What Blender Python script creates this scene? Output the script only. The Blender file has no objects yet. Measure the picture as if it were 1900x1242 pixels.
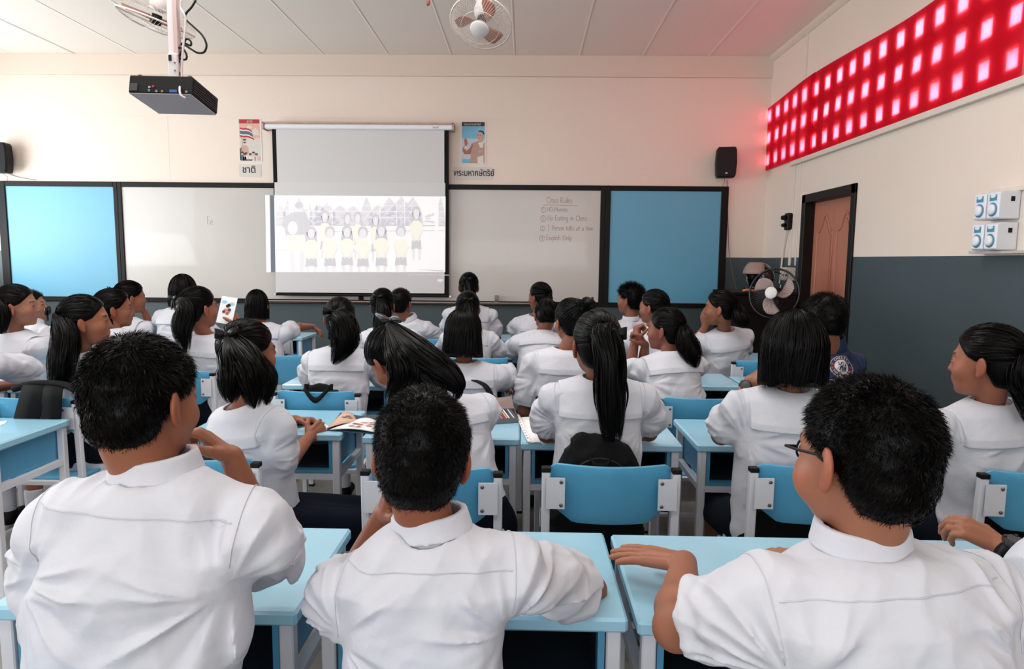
import bpy, math, random, os
import numpy as np
from mathutils import Vector, Matrix

rng = np.random.default_rng(7)
random.seed(7)
SC = bpy.context.scene
COL = SC.collection

# ------------------------------------------------------------------ camera
CAM_H = 1.48
F_PX, PITCH, YAW, ROLL = 1248.5, 0.1103, 0.0185, 0.0098
_fw = Vector((-math.sin(YAW) * math.cos(PITCH), math.cos(YAW) * math.cos(PITCH), -math.sin(PITCH)))
_r = Vector((math.cos(YAW), math.sin(YAW), 0))
_u = _r.cross(_fw)
CR = math.cos(ROLL) * _r + math.sin(ROLL) * _u
CU = -math.sin(ROLL) * _r + math.cos(ROLL) * _u
CF = _fw
cam_data = bpy.data.cameras.new('camera')
cam = bpy.data.objects.new('camera', cam_data)
COL.objects.link(cam)
cam_data.sensor_width = 36.0
cam_data.sensor_fit = 'HORIZONTAL'
cam_data.lens = F_PX / 1900.0 * 36.0
cam_data.clip_start = 0.05
cam_data.clip_end = 200
m = Matrix((CR, CU, -CF)).transposed().to_4x4()
m.translation = Vector((0, 0, CAM_H))
cam.matrix_world = m
SC.camera = cam

# measured positions: a pixel of the photograph and the depth Y (metres) at which the thing stands
def at(px, py, Y):
    d = CF + CR * ((px - 950) / F_PX) - CU * ((py - 621) / F_PX)
    t = Y / d.y
    return Vector((d.x * t, Y, d.z * t + CAM_H))

# ------------------------------------------------------------------ world, lights, exposure
W = bpy.data.worlds.new('World'); SC.world = W
W.use_nodes = True
bg = W.node_tree.nodes['Background']
bg.inputs[0].default_value = (0.80, 0.90, 1.0, 1)
bg.inputs[1].default_value = 0.8
SC.view_settings.view_transform = 'Standard'
SC.view_settings.look = 'None'
SC.view_settings.gamma = 1
SC.view_settings.use_curve_mapping = False
SC.view_settings.exposure = -0.08

def area(name, loc, target, sx, sy, power, color):
    l = bpy.data.lights.new(name, 'AREA'); l.shape = 'RECTANGLE'; l.size = sx; l.size_y = sy
    l.energy = power; l.color = color
    o = bpy.data.objects.new(name, l); COL.objects.link(o)
    o.location = loc
    d = Vector(target) - Vector(loc)
    o.rotation_euler = d.to_track_quat('-Z', 'Y').to_euler()
    return o
# daylight through the windows of the left wall, the rear wall and the vent blocks of the right wall, plus added fill lamps
area('window_daylight_left', (-7.3, 4.6, 2.2), (0, 4.6, 1.9), 6.2, 1.7, 205, (0.84, 0.93, 1.0))
area('ceiling_fill_left', (-7.3, 4.6, 1.5), (-2.5, 4.6, 3.6), 6.2, 1.0, 200, (1.0, 0.98, 0.95))  # upward lamp added to brighten the ceiling
area('window_daylight_rear', (-1.6, -3.35, 2.3), (-1.0, 4.0, 1.6), 6.8, 1.9, 95, (0.95, 0.98, 1.0))
area('ceiling_fill_rear', (-1.6, -3.35, 1.6), (-1.6, 1.5, 3.86), 6.8, 1.0, 90, (1.0, 0.97, 0.93))  # second added uplight for the ceiling, from the rear
area('sky_behind_vent_blocks', (3.75, 6.1, 3.2), (2.8, 6.1, 2.93), 4.6, 1.6, 1600, (1.0, 0.97, 0.95))
area('overhead_fill_front', (-1.2, 3.4, 3.72), (-1.2, 3.4, 0), 5.0, 0.30, 105, (1.0, 0.97, 0.94))  # added overhead fill, not a known fixture
area('overhead_fill_rear', (-1.2, 0.2, 3.72), (-1.2, 0.2, 0), 5.0, 0.30, 42, (1.0, 0.97, 0.94))  # added overhead fill for the backs of the shirts

# ------------------------------------------------------------------ materials
MATS = {}
def srgb(c):
    if isinstance(c, str):
        c = [int(c[i:i + 2], 16) / 255 for i in (0, 2, 4)]
    return tuple((x / 12.92 if x <= 0.04045 else ((x + 0.055) / 1.055) ** 2.4) for x in c)
def mat(name, color, rough=0.5, spec=0.5, metal=0.0, bump=0.0, bscale=60, var=0.0, vscale=3, emit=None, estr=1.0, coat=0.0, attr=None, sss=0.0, stretch=None, bdist=0.01, aniso=0.0):
    if name in MATS: return MATS[name]
    M = bpy.data.materials.new(name); M.use_nodes = True
    nt = M.node_tree; N = nt.nodes; L = nt.links
    b = N['Principled BSDF']
    c = srgb(color)
    b.inputs['Base Color'].default_value = (*c, 1)
    b.inputs['Roughness'].default_value = rough
    b.inputs['Specular IOR Level'].default_value = spec
    b.inputs['Metallic'].default_value = metal
    b.inputs['Coat Weight'].default_value = coat
    if aniso: b.inputs['Anisotropic'].default_value = aniso
    if sss:
        b.inputs['Subsurface Weight'].default_value = sss
        b.inputs['Subsurface Radius'].default_value = (0.012, 0.004, 0.002)
        b.inputs['Subsurface Scale'].default_value = 1.0
    src = None
    if attr:
        a = N.new('ShaderNodeAttribute'); a.attribute_name = attr
        src = a.outputs['Color']
    tc = N.new('ShaderNodeTexCoord'); mp = N.new('ShaderNodeMapping')
    L.new(tc.outputs['Object'], mp.inputs[0])
    if stretch: mp.inputs['Scale'].default_value = stretch
    if var:
        n = N.new('ShaderNodeTexNoise'); n.inputs['Scale'].default_value = vscale; n.inputs['Detail'].default_value = 5
        L.new(mp.outputs[0], n.inputs['Vector'])
        mr = N.new('ShaderNodeMapRange'); L.new(n.outputs[0], mr.inputs[0])
        mr.inputs[1].default_value = 0.3; mr.inputs[2].default_value = 0.7
        mr.inputs[3].default_value = 1 - var; mr.inputs[4].default_value = 1 + var
        mx = N.new('ShaderNodeVectorMath'); mx.operation = 'SCALE'
        if src is None: mx.inputs[0].default_value = c
        else: L.new(src, mx.inputs[0])
        L.new(mr.outputs[0], mx.inputs['Scale'])
        src = mx.outputs[0]
    if src is not None: L.new(src, b.inputs['Base Color'])
    if bump:
        n2 = N.new('ShaderNodeTexNoise'); n2.inputs['Scale'].default_value = bscale; n2.inputs['Detail'].default_value = 4
        L.new(mp.outputs[0], n2.inputs['Vector'])
        bp = N.new('ShaderNodeBump'); bp.inputs['Strength'].default_value = bump; bp.inputs['Distance'].default_value = bdist
        L.new(n2.outputs[0], bp.inputs['Height']); L.new(bp.outputs[0], b.inputs['Normal'])
    if emit:
        b.inputs['Emission Color'].default_value = (*srgb(emit), 1)
        b.inputs['Emission Strength'].default_value = estr
    MATS[name] = M
    return M

CREAM = mat('cream_wall_paint', 'e2d3c6', 0.6, bump=0.12, bscale=40, var=0.02, vscale=0.9)
GREY = mat('slate_wall_paint', '3e4a4f', 0.42, bump=0.15, bscale=30, var=0.05, vscale=1.2)
CEIL = mat('ceiling_board', 'e4dcd3', 0.8, var=0.015, vscale=0.7)
FLOOR = mat('terrazzo_floor', '8d8881', 0.35, var=0.10, vscale=30)
BLUE = mat('blue_desk_paint', '94c8df', 0.40, spec=0.9, bump=0.05, bscale=25, var=0.03, vscale=6, coat=0.6)
BLUEC = mat('blue_chair_paint', '4f9dc3', 0.36, bump=0.06, bscale=25, var=0.05, vscale=7, coat=0.1)
STEEL = mat('white_painted_steel', 'd6d8df', 0.4, bump=0.05, bscale=80, var=0.02, vscale=10)
BLACKP = mat('black_plastic', '070708', 0.5, spec=0.25, bump=0.1, bscale=200)
BLACKW = mat('black_painted_wood', '0d0908', 0.5, spec=0.2, bump=0.05, bscale=30)
DARKIN = mat('shaded_box_paint', '2c5f7c', 0.6)
SCREW = mat('steel_screw', '77777c', 0.3, metal=0.9)
WHITEP = mat('white_plastic', 'e4e2e0', 0.35)
SHIRT = mat('white_school_cotton', 'cacbd3', 0.75, spec=0.3, bump=0.55, bscale=13, bdist=0.012)
SEAM = mat('shirt_seam_thread', 'c9c8d0', 0.8)
NAVY = mat('navy_skirt_cloth', '0a111c', 0.85, spec=0.1, bump=0.2, bscale=400)
KHAKI = mat('black_shorts_cloth', '0a0a0c', 0.85, spec=0.1, bump=0.2, bscale=400)
SKIN = mat('skin', 'b0785c', 0.48, spec=0.35, attr='Col', sss=0.12, bump=0.06, bscale=350, bdist=0.001)
HAIR = mat('black_hair', '030202', 0.36, spec=0.11, bump=0.0)
HAIRB = mat('black_hair_underlayer', '060505', 0.5, spec=0.3)
RIBBON = mat('black_ribbon', '070708', 0.4, spec=0.2)
BAG = mat('black_nylon_bag', '0b0c0d', 0.7, spec=0.15, bump=0.3, bscale=500)
JACKET = mat('blue_jacket_cloth', '0a2248', 0.7, bump=0.2, bscale=400)
PAPER = mat('white_paper', 'e6e6e6', 0.7)
DOORW = mat('reddish_door_wood', 'b0705a', 0.5, var=0.07, vscale=6, stretch=(6, 6, 0.5), bump=0.08, bscale=20)
CHROME = mat('chrome', 'd0d0d0', 0.15, metal=1.0)

# ------------------------------------------------------------------ object helpers
def link(o, parent=None):
    COL.objects.link(o)
    if parent is not None: o.parent = parent
    return o
def mesh_obj(name, verts, faces, material, parent=None, smooth=False, loc=None):
    me = bpy.data.meshes.new(name)
    if isinstance(verts, np.ndarray): verts = verts.tolist()
    if isinstance(faces, np.ndarray): faces = faces.tolist()
    me.from_pydata(verts, [], faces)
    mats = material if isinstance(material, (list, tuple)) else [material]
    for mm in mats: me.materials.append(mm)
    if smooth: me.polygons.foreach_set('use_smooth', np.ones(len(me.polygons), bool))
    o = bpy.data.objects.new(name, me)
    link(o, parent)
    if loc is not None: o.location = loc
    return o
def fast_mesh(name, V, Q, material, parent=None, smooth=True, col=None, matidx=None):
    """big quad meshes straight from numpy arrays"""
    me = bpy.data.meshes.new(name)
    V = np.ascontiguousarray(V, dtype=np.float32); Q = np.ascontiguousarray(Q, dtype=np.int32)
    k = Q.shape[1]
    me.vertices.add(len(V)); me.vertices.foreach_set('co', V.ravel())
    me.loops.add(Q.size); me.loops.foreach_set('vertex_index', Q.ravel())
    me.polygons.add(len(Q))
    me.polygons.foreach_set('loop_start', np.arange(0, Q.size, k, dtype=np.int32))
    me.polygons.foreach_set('loop_total', np.full(len(Q), k, np.int32))
    mats = material if isinstance(material, (list, tuple)) else [material]
    for mm in mats: me.materials.append(mm)
    me.update(calc_edges=True)
    if smooth: me.polygons.foreach_set('use_smooth', np.ones(len(Q), bool))
    if matidx is not None: me.polygons.foreach_set('material_index', matidx.astype(np.int32))
    if col is not None:
        at_ = me.color_attributes.new('Col', 'FLOAT_COLOR', 'POINT')
        c4 = np.ones((len(V), 4), np.float32); c4[:, :3] = col
        at_.data.foreach_set('color', c4.ravel())
    me.validate()
    o = bpy.data.objects.new(name, me)
    return link(o, parent)
def empty(name, loc=(0, 0, 0), rz=0.0):
    o = bpy.data.objects.new(name, None); o.empty_display_size = 0.1
    link(o); o.location = loc; o.rotation_euler = (0, 0, rz)
    return o
def tag(o, label=None, cat=None, group=None, kind=None):
    if label: o['label'] = label
    if cat: o['category'] = cat
    if group: o['group'] = group
    if kind: o['kind'] = kind
    return o

class MB:
    """collects shapes into one mesh"""
    def __init__(s): s.v = []; s.f = []; s.mi = []; s.cur = 0
    def add(s, V, F, mi=None):
        n = len(s.v); s.v += [tuple(x) for x in V]
        for f in F: s.f.append(tuple(i + n for i in f)); s.mi.append(s.cur if mi is None else mi)
        return s
    def box(s, x0, x1, y0, y1, z0, z1, bev=0.0, mi=None, M=None):
        if bev <= 0:
            V = [(x, y, z) for x in (x0, x1) for y in (y0, y1) for z in (z0, z1)]
            F = [(0, 1, 3, 2), (4, 6, 7, 5), (0, 4, 5, 1), (2, 3, 7, 6), (0, 2, 6, 4), (1, 5, 7, 3)]
        else:
            V = []; idx = {}
            for i, x in enumerate((x0, x1)):
                for j, y in enumerate((y0, y1)):
                    for k, z in enumerate((z0, z1)):
                        sx, sy, sz = (1 if i == 0 else -1), (1 if j == 0 else -1), (1 if k == 0 else -1)
                        idx[(i, j, k)] = len(V)
                        V += [(x, y + sy * bev, z + sz * bev), (x + sx * bev, y, z + sz * bev), (x + sx * bev, y + sy * bev, z)]
            g = lambda i, j, k, a: idx[(i, j, k)] + a
            F = []
            for i in (0, 1):
                q = [g(i, 0, 0, 0), g(i, 0, 1, 0), g(i, 1, 1, 0), g(i, 1, 0, 0)]
                F.append(q if i == 0 else q[::-1])
            for j in (0, 1):
                q = [g(0, j, 0, 1), g(1, j, 0, 1), g(1, j, 1, 1), g(0, j, 1, 1)]
                F.append(q if j == 0 else q[::-1])
            for k in (0, 1):
                q = [g(0, 0, k, 2), g(0, 1, k, 2), g(1, 1, k, 2), g(1, 0, k, 2)]
                F.append(q if k == 0 else q[::-1])
            for i in (0, 1):
                for j in (0, 1):
                    q = [g(i, j, 0, 0), g(i, j, 0, 1), g(i, j, 1, 1), g(i, j, 1, 0)]
                    F.append(q if (i + j) % 2 == 0 else q[::-1])
            for i in (0, 1):
                for k in (0, 1):
                    q = [g(i, 0, k, 0), g(i, 1, k, 0), g(i, 1, k, 2), g(i, 0, k, 2)]
                    F.append(q if (i + k) % 2 == 0 else q[::-1])
            for j in (0, 1):
                for k in (0, 1):
                    q = [g(0, j, k, 1), g(0, j, k, 2), g(1, j, k, 2), g(1, j, k, 1)]
                    F.append(q if (j + k) % 2 == 0 else q[::-1])
            for c in idx:
                q = [g(*c, 0), g(*c, 1), g(*c, 2)]
                F.append(q if sum(c) % 2 == 1 else q[::-1])
        if M is not None: V = [tuple(M @ Vector(v)) for v in V]
        return s.add(V, F, mi)
    def tube(s, pts, r, n=8, mi=None, closed=False, cap=True):
        pts = [Vector(p) for p in pts]; N = len(pts)
        rr = r if isinstance(r, (list, tuple)) else [r] * N
        V = []; prev = None
        for i, p in enumerate(pts):
            if closed: t = (pts[(i + 1) % N] - pts[i - 1]).normalized()
            else: t = (pts[min(i + 1, N - 1)] - pts[max(i - 1, 0)]).normalized()
            if prev is None:
                a = Vector((0, 0, 1)) if abs(t.z) < 0.9 else Vector((1, 0, 0))
                prev = t.cross(a).normalized()
            prev = (prev - t * prev.dot(t)).normalized()
            q = t.cross(prev)
            for k in range(n):
                an = 2 * math.pi * k / n
                V.append(p + (prev * math.cos(an) + q * math.sin(an)) * rr[i])
        F = []
        for i in range(N if closed else N - 1):
            for k in range(n):
                a, b = i * n + k, i * n + (k + 1) % n
                c, d = ((i + 1) % N) * n + (k + 1) % n, ((i + 1) % N) * n + k
                F.append((a, b, c, d))
        if cap and not closed:
            F.append(tuple(range(n - 1, -1, -1))); F.append(tuple((N - 1) * n + k for k in range(n)))
        return s.add(V, F, mi)
    def bar(s, a, b, w, h=None, mi=None):
        """square tube from a to b"""
        h = h or w; a = Vector(a); b = Vector(b); t = (b - a).normalized()
        x = Vector((1, 0, 0)) if abs(t.x) < 0.9 else Vector((0, 1, 0))
        y = t.cross(x).normalized(); x = y.cross(t).normalized()
        bv = min(w, h) * 0.14
        prof = [(-w/2 + bv, -h/2), (w/2 - bv, -h/2), (w/2, -h/2 + bv), (w/2, h/2 - bv), (w/2 - bv, h/2), (-w/2 + bv, h/2), (-w/2, h/2 - bv), (-w/2, -h/2 + bv)]
        V = [a + x * p + y * q for p, q in prof] + [b + x * p + y * q for p, q in prof]
        F = [(k, (k + 1) % 8, 8 + (k + 1) % 8, 8 + k) for k in range(8)] + [tuple(range(7, -1, -1)), tuple(range(8, 16))]
        return s.add(V, F, mi)
    def lathe(s, prof, n=20, M=None, mi=None):
        """prof: (r, z) pairs about z"""
        V = []; F = []
        for r, z in prof:
            for k in range(n):
                a = 2 * math.pi * k / n; V.append(Vector((r * math.cos(a), r * math.sin(a), z)))
        for i in range(len(prof) - 1):
            for k in range(n):
                F.append((i * n + k, i * n + (k + 1) % n, (i + 1) * n + (k + 1) % n, (i + 1) * n + k))
        F.append(tuple(range(n - 1, -1, -1))); F.append(tuple((len(prof) - 1) * n + k for k in range(n)))
        if M is not None: V = [M @ v for v in V]
        return s.add(V, F, mi)
    def prism(s, poly, d0, d1, M=None, mi=None):
        """poly in (x,z), extruded along y from d0 to d1"""
        n = len(poly)
        V = [Vector((p[0], d0, p[1])) for p in poly] + [Vector((p[0], d1, p[1])) for p in poly]
        F = [tuple(range(n)), tuple(range(2 * n - 1, n - 1, -1))] + [(k, n + k, n + (k + 1) % n, (k + 1) % n) for k in range(n)]
        if M is not None: V = [M @ v for v in V]
        return s.add(V, F, mi)
    def build(s, name, material, parent=None, smooth=False, loc=None):
        o = mesh_obj(name, s.v, s.f, material, parent, smooth, loc)
        if any(s.mi): o.data.polygons.foreach_set('material_index', np.array(s.mi, np.int32))
        if smooth == 'auto': pass
        return o
def struct(name, mb, material, parent=None):
    o = mb.build(name, material, parent)
    if parent is None: o['kind'] = 'structure'
    return o
def children(o): return [c for c in COL.objects if c.parent == o]
def copy_tree(o, parent=None, kids=None):
    if kids is None:
        kids = {}
        for c in COL.objects:
            if c.parent is not None: kids.setdefault(c.parent.name, []).append(c)
    c = o.copy(); COL.objects.link(c); c.parent = parent
    for ch in kids.get(o.name, []): copy_tree(ch, c, kids)
    return c
def text_mesh(name, body, size, material, M, parent=None, ext=0.0006, align='LEFT', shear=0.0, bold=0.0, sx=1.0):
    cu = bpy.data.curves.new(name, 'FONT'); cu.body = body; cu.size = size; cu.extrude = ext; cu.align_x = align
    cu.shear = shear; cu.offset = bold; cu.resolution_u = 3
    o = bpy.data.objects.new(name, cu); COL.objects.link(o)
    dg = bpy.context.evaluated_depsgraph_get(); dg.update()
    me = bpy.data.meshes.new_from_object(o.evaluated_get(dg))
    COL.objects.unlink(o); bpy.data.objects.remove(o); bpy.data.curves.remove(cu)
    me.name = name; me.transform(M @ Matrix.Diagonal((sx, 1, 1, 1))); me.materials.clear(); me.materials.append(material)
    r = bpy.data.objects.new(name, me); return link(r, parent)
# ================================================================== THE ROOM
XL, XR, YB, YF, ZC, ZP = -6.95, 2.856, -3.2, 8.2, 3.86, 1.536
mb = MB(); mb.box(XL - .2, XR + .2, YB - .2, YF + .2, -0.1, 0); struct('floor', mb, FLOOR)
mb = MB(); mb.box(XL - .2, XR + .2, YB - .2, YF + .2, ZC, ZC + .1)
ceil_joint = mat('ceiling_joint_strip', 'f2ece4', 0.6)
ceil_gap = mat('ceiling_joint_gap', 'c4b8ac', 0.8)
for px in (140, 253, 365, 485, 600, 720, 836, 953, 1073, 1190, 1312):
    x = at(px, 103, YF).x
    mb.box(x - .004, x + .016, YB, YF, ZC - .004, ZC + .001, mi=1)
    mb.box(x - .008, x - .004, YB, YF, ZC - .002, ZC + .001, mi=2)
for k in range(-1, 8):
    x = at(23, 103, YF).x - .77 * k
    if x > XL: mb.box(x - .004, x + .014, YB, YF, ZC - .004, ZC + .001, mi=1)
struct('ceiling', mb, [CEIL, ceil_joint, ceil_gap])

mb = MB()
mb.box(XL - .2, XR + .2, YF, YF + .2, ZP, ZC); mb.box(XL - .2, XR + .2, YF, YF + .2, 0, ZP, mi=1)
mb.box(XL, XR, YF - .0025, YF, 3.146, 3.152); mb.box(-4.3, -4.297, YF - .0012, YF, 2.37, 3.15)
struct('wall_front', mb, [CREAM, GREY])
mb = MB(); mb.box(XL, XR, YF - .035, YF + .01, 3.62, ZC - .001); struct('trim_1', mb, mat('cream_beam_paint', 'dacabb', 0.6, bump=0.1, bscale=40))

# right wall with the door opening and the vent block openings
mb = MB(); T = .12
DY0, DY1, DZ = 5.99, 7.06, 2.15
hy = [8.13 - .2485 * k for k in range(17)]
def wbox(y0, y1, z0, z1):
    if z0 < ZP < z1: wbox(y0, y1, z0, ZP); wbox(y0, y1, ZP, z1); return
    mb.box(XR, XR + T, y0, y1, z0, z1, mi=1 if z1 <= ZP else 0)
wbox(YB, DY0, 0, DZ); wbox(DY1, YF, 0, DZ); wbox(YB, YF, DZ, 2.62)
zz = 2.62
for zc in (2.68, 2.93, 3.18):
    wbox(YB, YF, zz, zc - .050)
    edges = sorted([YB] + [v for y in hy for v in (y - .043, y + .043)] + [YF])
    for i in range(0, len(edges), 2): wbox(edges[i], edges[i + 1], zc - .050, zc + .050)
    zz = zc + .050
wbox(YB, YF, zz, ZC)
struct('wall_right', mb, [CREAM, GREY])
mb = MB(); mb.prism([(0, 0), (-.05, 0), (-.035, -.03), (-.012, -.055), (0, -.06)], YB, YF, Matrix.Translation((XR, 0, ZC)))
struct('trim_2', mb, mat('cornice_paint', 'd8c9bb', 0.6))
mb = MB(); mb.box(XR - .045, XR + .01, 3.2, 7.42, 2.505, 2.545, bev=.004); mb.box(XR - .03, XR + .01, 3.2, 7.42, 2.545, 2.556)
struct('trim_3', mb, mat('ledge_paint', 'd5cbc0', 0.5))
# left wall and rear wall with window openings
mb = MB()
def lbox(y0, y1, z0, z1): mb.box(XL - .15, XL, y0, y1, z0, z1, mi=1 if z1 <= ZP else 0)
lbox(YB, 1.4, 0, ZC); lbox(7.75, YF, 0, ZC); lbox(1.4, 7.75, 0, 1.3); lbox(1.4, 7.75, 3.15, ZC)
struct('wall_left', mb, [CREAM, GREY])
mb = MB()
def rbox(x0, x1, z0, z1): mb.box(x0, x1, YB - .15, YB, z0, z1, mi=1 if z1 <= ZP else 0)
rbox(XL, -5.1, 0, ZC); rbox(1.9, XR, 0, ZC); rbox(-5.1, 1.9, 0, 1.3); rbox(-5.1, 1.9, 3.3, ZC)
struct('wall_rear', mb, [CREAM, GREY])

# ---------------------------------------------------------------- door
DF = mat('dark_door_frame', '120c0a', 0.45, spec=0.25)
mb = MB()
mb.box(XR - .02, XR + .13, 5.957, 6.035, 0, 2.17, bev=.004); mb.box(XR - .02, XR + .13, 7.0, 7.088, 0, 2.17, bev=.004)
mb.box(XR - .02, XR + .13, 5.957, 7.088, 2.085, 2.17, bev=.004)
door = struct('door_1', mb, DF)
mb = MB(); xd = XR + .085
mb.box(xd, xd + .04, 6.03, 7.005, 0.01, 2.09)
dpan = mb.build('door_leaf', DOORW, door)
def ogee(y0, y1, z0, z1, n=14):
    pts = [(y0, z0), (y1, z0), (y1, z1 - .16)]
    for i in range(n + 1):
        t = i / n; y = y1 + (y0 - y1) * t
        s = abs(2 * t - 1); z = z1 - .16 + .16 * (0.5 + 0.5 * math.cos(math.pi * min(1, s * 1.25)))
        if 0 < t < 1: pts.append((y, z))
    pts.append((y0, z1 - .16))
    return pts
RY = Matrix(((0, 1, 0, 0), (1, 0, 0, 0), (0, 0, 1, 0), (0, 0, 0, 1)))
for (a, b) in ((6.13, 6.47), (6.56, 6.90)):
    mb = MB()
    P = ogee(a, b, 1.02, 1.95)
    mb.tube([(xd - .002, y, z) for y, z in P], .012, 8, closed=True)
    cy = (a + b) / 2
    mb.prism([(cy + (y - cy) * .78, 1.45 + (z - 1.45) * .9) for y, z in P], xd - .008, xd + .002, RY)
    mb.build('door_panel', DOORW, door)
    mb = MB(); mb.tube([(xd - .002, y, z) for y, z in ((a, .14), (b, .14), (b, .82), (a, .82))], .012, 8, closed=True)
    mb.box(xd - .008, xd + .002, a + .04, b - .04, .2, .76); mb.build('door_panel', DOORW, door)
mb = MB(); mb.lathe([(.034, 0), (.034, .006), (.012, .008), (.012, .03), (.027, .036), (.030, .05), (.024, .062), (.001, .066)], 18,
                    Matrix.Translation((xd, 6.10, .935)) @ Matrix.Rotation(-math.pi / 2, 4, 'Y'))
mb.build('door_knob', CHROME, door, smooth=True)

# ---------------------------------------------------------------- banner over the vent blocks
def banner_mat():
    M = bpy.data.materials.new('red_translucent_cloth'); M.use_nodes = True
    nt = M.node_tree; N = nt.nodes; L = nt.links; N.clear()
    o = N.new('ShaderNodeOutputMaterial'); d = N.new('ShaderNodeBsdfDiffuse'); t = N.new('ShaderNodeBsdfTranslucent'); mx = N.new('ShaderNodeMixShader')
    d.inputs[0].default_value = (*srgb('c41428'), 1); t.inputs[0].default_value = (1.0, 0.115, 0.20, 1)
    mx.inputs[0].default_value = 0.55
    L.new(d.outputs[0], mx.inputs[1]); L.new(t.outputs[0], mx.inputs[2]); L.new(mx.outputs[0], o.inputs[0])
    return M
BAN = banner_mat()
ban = tag(empty('banner', (XR - .02, 6.1, 2.95)), 'long red backlit cloth banner over the square vent holes of the right wall', 'banner')
def cloth(y0, y1, off, name):
    n = 40; m_ = 10; V = []; F = []
    for i in range(n + 1):
        y = y0 + (y1 - y0) * i / n
        top = 3.30 + .03 * math.sin(y * 1.9 + 1) + .05 * (8.2 - y) / 4.1
        for j in range(m_ + 1):
            z = 2.56 + (top - 2.56) * j / m_
            V.append((XR - off - .003 * math.sin(y * 5 + z * 3) - .002 * math.sin(z * 14), y, z))
    for i in range(n):
        for j in range(m_):
            a = i * (m_ + 1) + j; F.append((a, a + m_ + 1, a + m_ + 2, a + 1))
    o = mesh_obj(name, V, F, BAN, None, True); o.parent = ban; o.matrix_parent_inverse = Matrix.Translation(-ban.location)
    return o
cloth(4.06, 6.98, .020, 'cloth_panel'); cloth(6.90, 8.19, .029, 'cloth_panel')

# ---------------------------------------------------------------- boards
def put(o, root):
    o.parent = root; o.matrix_parent_inverse = Matrix.Translation(-root.location)
    return o
WB = mat('whiteboard_enamel', 'c2bdb7', 0.3, spec=0.4, var=0.03, vscale=1.2, coat=0.2)
PB = mat('blue_pinboard', '559fbe', 0.5, spec=0.8, var=0.03, vscale=1.5)
BZ0, BZ1 = .925, 2.372
def board(x0, x1, wl, wr, m_, name, label, cat):
    root = tag(empty(name, ((x0 + x1) / 2, YF - .02, BZ0)), label, cat)
    mb = MB(); y0, y1 = YF - .035, YF
    mb.box(x0, x0 + wl, y0, y1, BZ0, BZ1, bev=.004); mb.box(x1 - wr, x1, y0, y1, BZ0, BZ1, bev=.004)
    mb.box(x0 + wl, x1 - wr, y0, y1, BZ1 - .06, BZ1, bev=.004); mb.box(x0 + wl, x1 - wr, y0, y1, BZ0, BZ0 + .055, bev=.004)
    put(mb.build('board_frame', BLACKW), root)
    mb = MB(); mb.box(x0 + wl - .005, x1 - wr + .005, YF - .02, YF - .002, BZ0 + .05, BZ1 - .055)
    put(mb.build('board_panel', m_), root)
    return root
board(-6.41, -4.935, .10, .05, PB, 'pinboard', 'pale blue pinboard in dark frame nearest the windows', 'pinboard')
wbl = board(-4.935, -2.0, .05, .03, WB, 'whiteboard', 'whiteboard with a faint Fe written on it', 'whiteboard')
wbr = board(-2.0, .95, .03, .06, WB, 'whiteboard', 'whiteboard with the handwritten class rules', 'whiteboard')
board(.95, 2.405, .06, .085, PB, 'pinboard', 'deep blue pinboard in black frame next to the corner speaker', 'pinboard')
tray = mat('tray_pink_grey', '8d7a73', 0.5)
mb = MB(); mb.box(-3.3, 0.2, YF - .10, YF - .03, BZ0 + .015, BZ0 + .03, bev=.002); mb.box(-3.3, .2, YF - .10, YF - .095, BZ0 + .015, BZ0 + .045)
tag(mb.build('marker_tray', tray), 'narrow dusty marker tray under the projection screen', 'tray')
mb = MB(); p = at(921, 556, YF - .07)
mb.box(p.x - .022, p.x + .022, YF - .09, YF - .045, BZ0 + .032, BZ0 + .13, bev=.005)
er = mb.build('board_eraser', mat('eraser_grey', '857d7a', 0.8)); tag(er, 'grey board eraser standing on the whiteboard ledge', 'eraser')
mb = MB(); mb.box(p.x - .016, p.x + .016, YF - .0915, YF - .088, BZ0 + .05, BZ0 + .075); mb.build('eraser_label', mat('eraser_label', '4a4548', .6), er)

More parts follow.
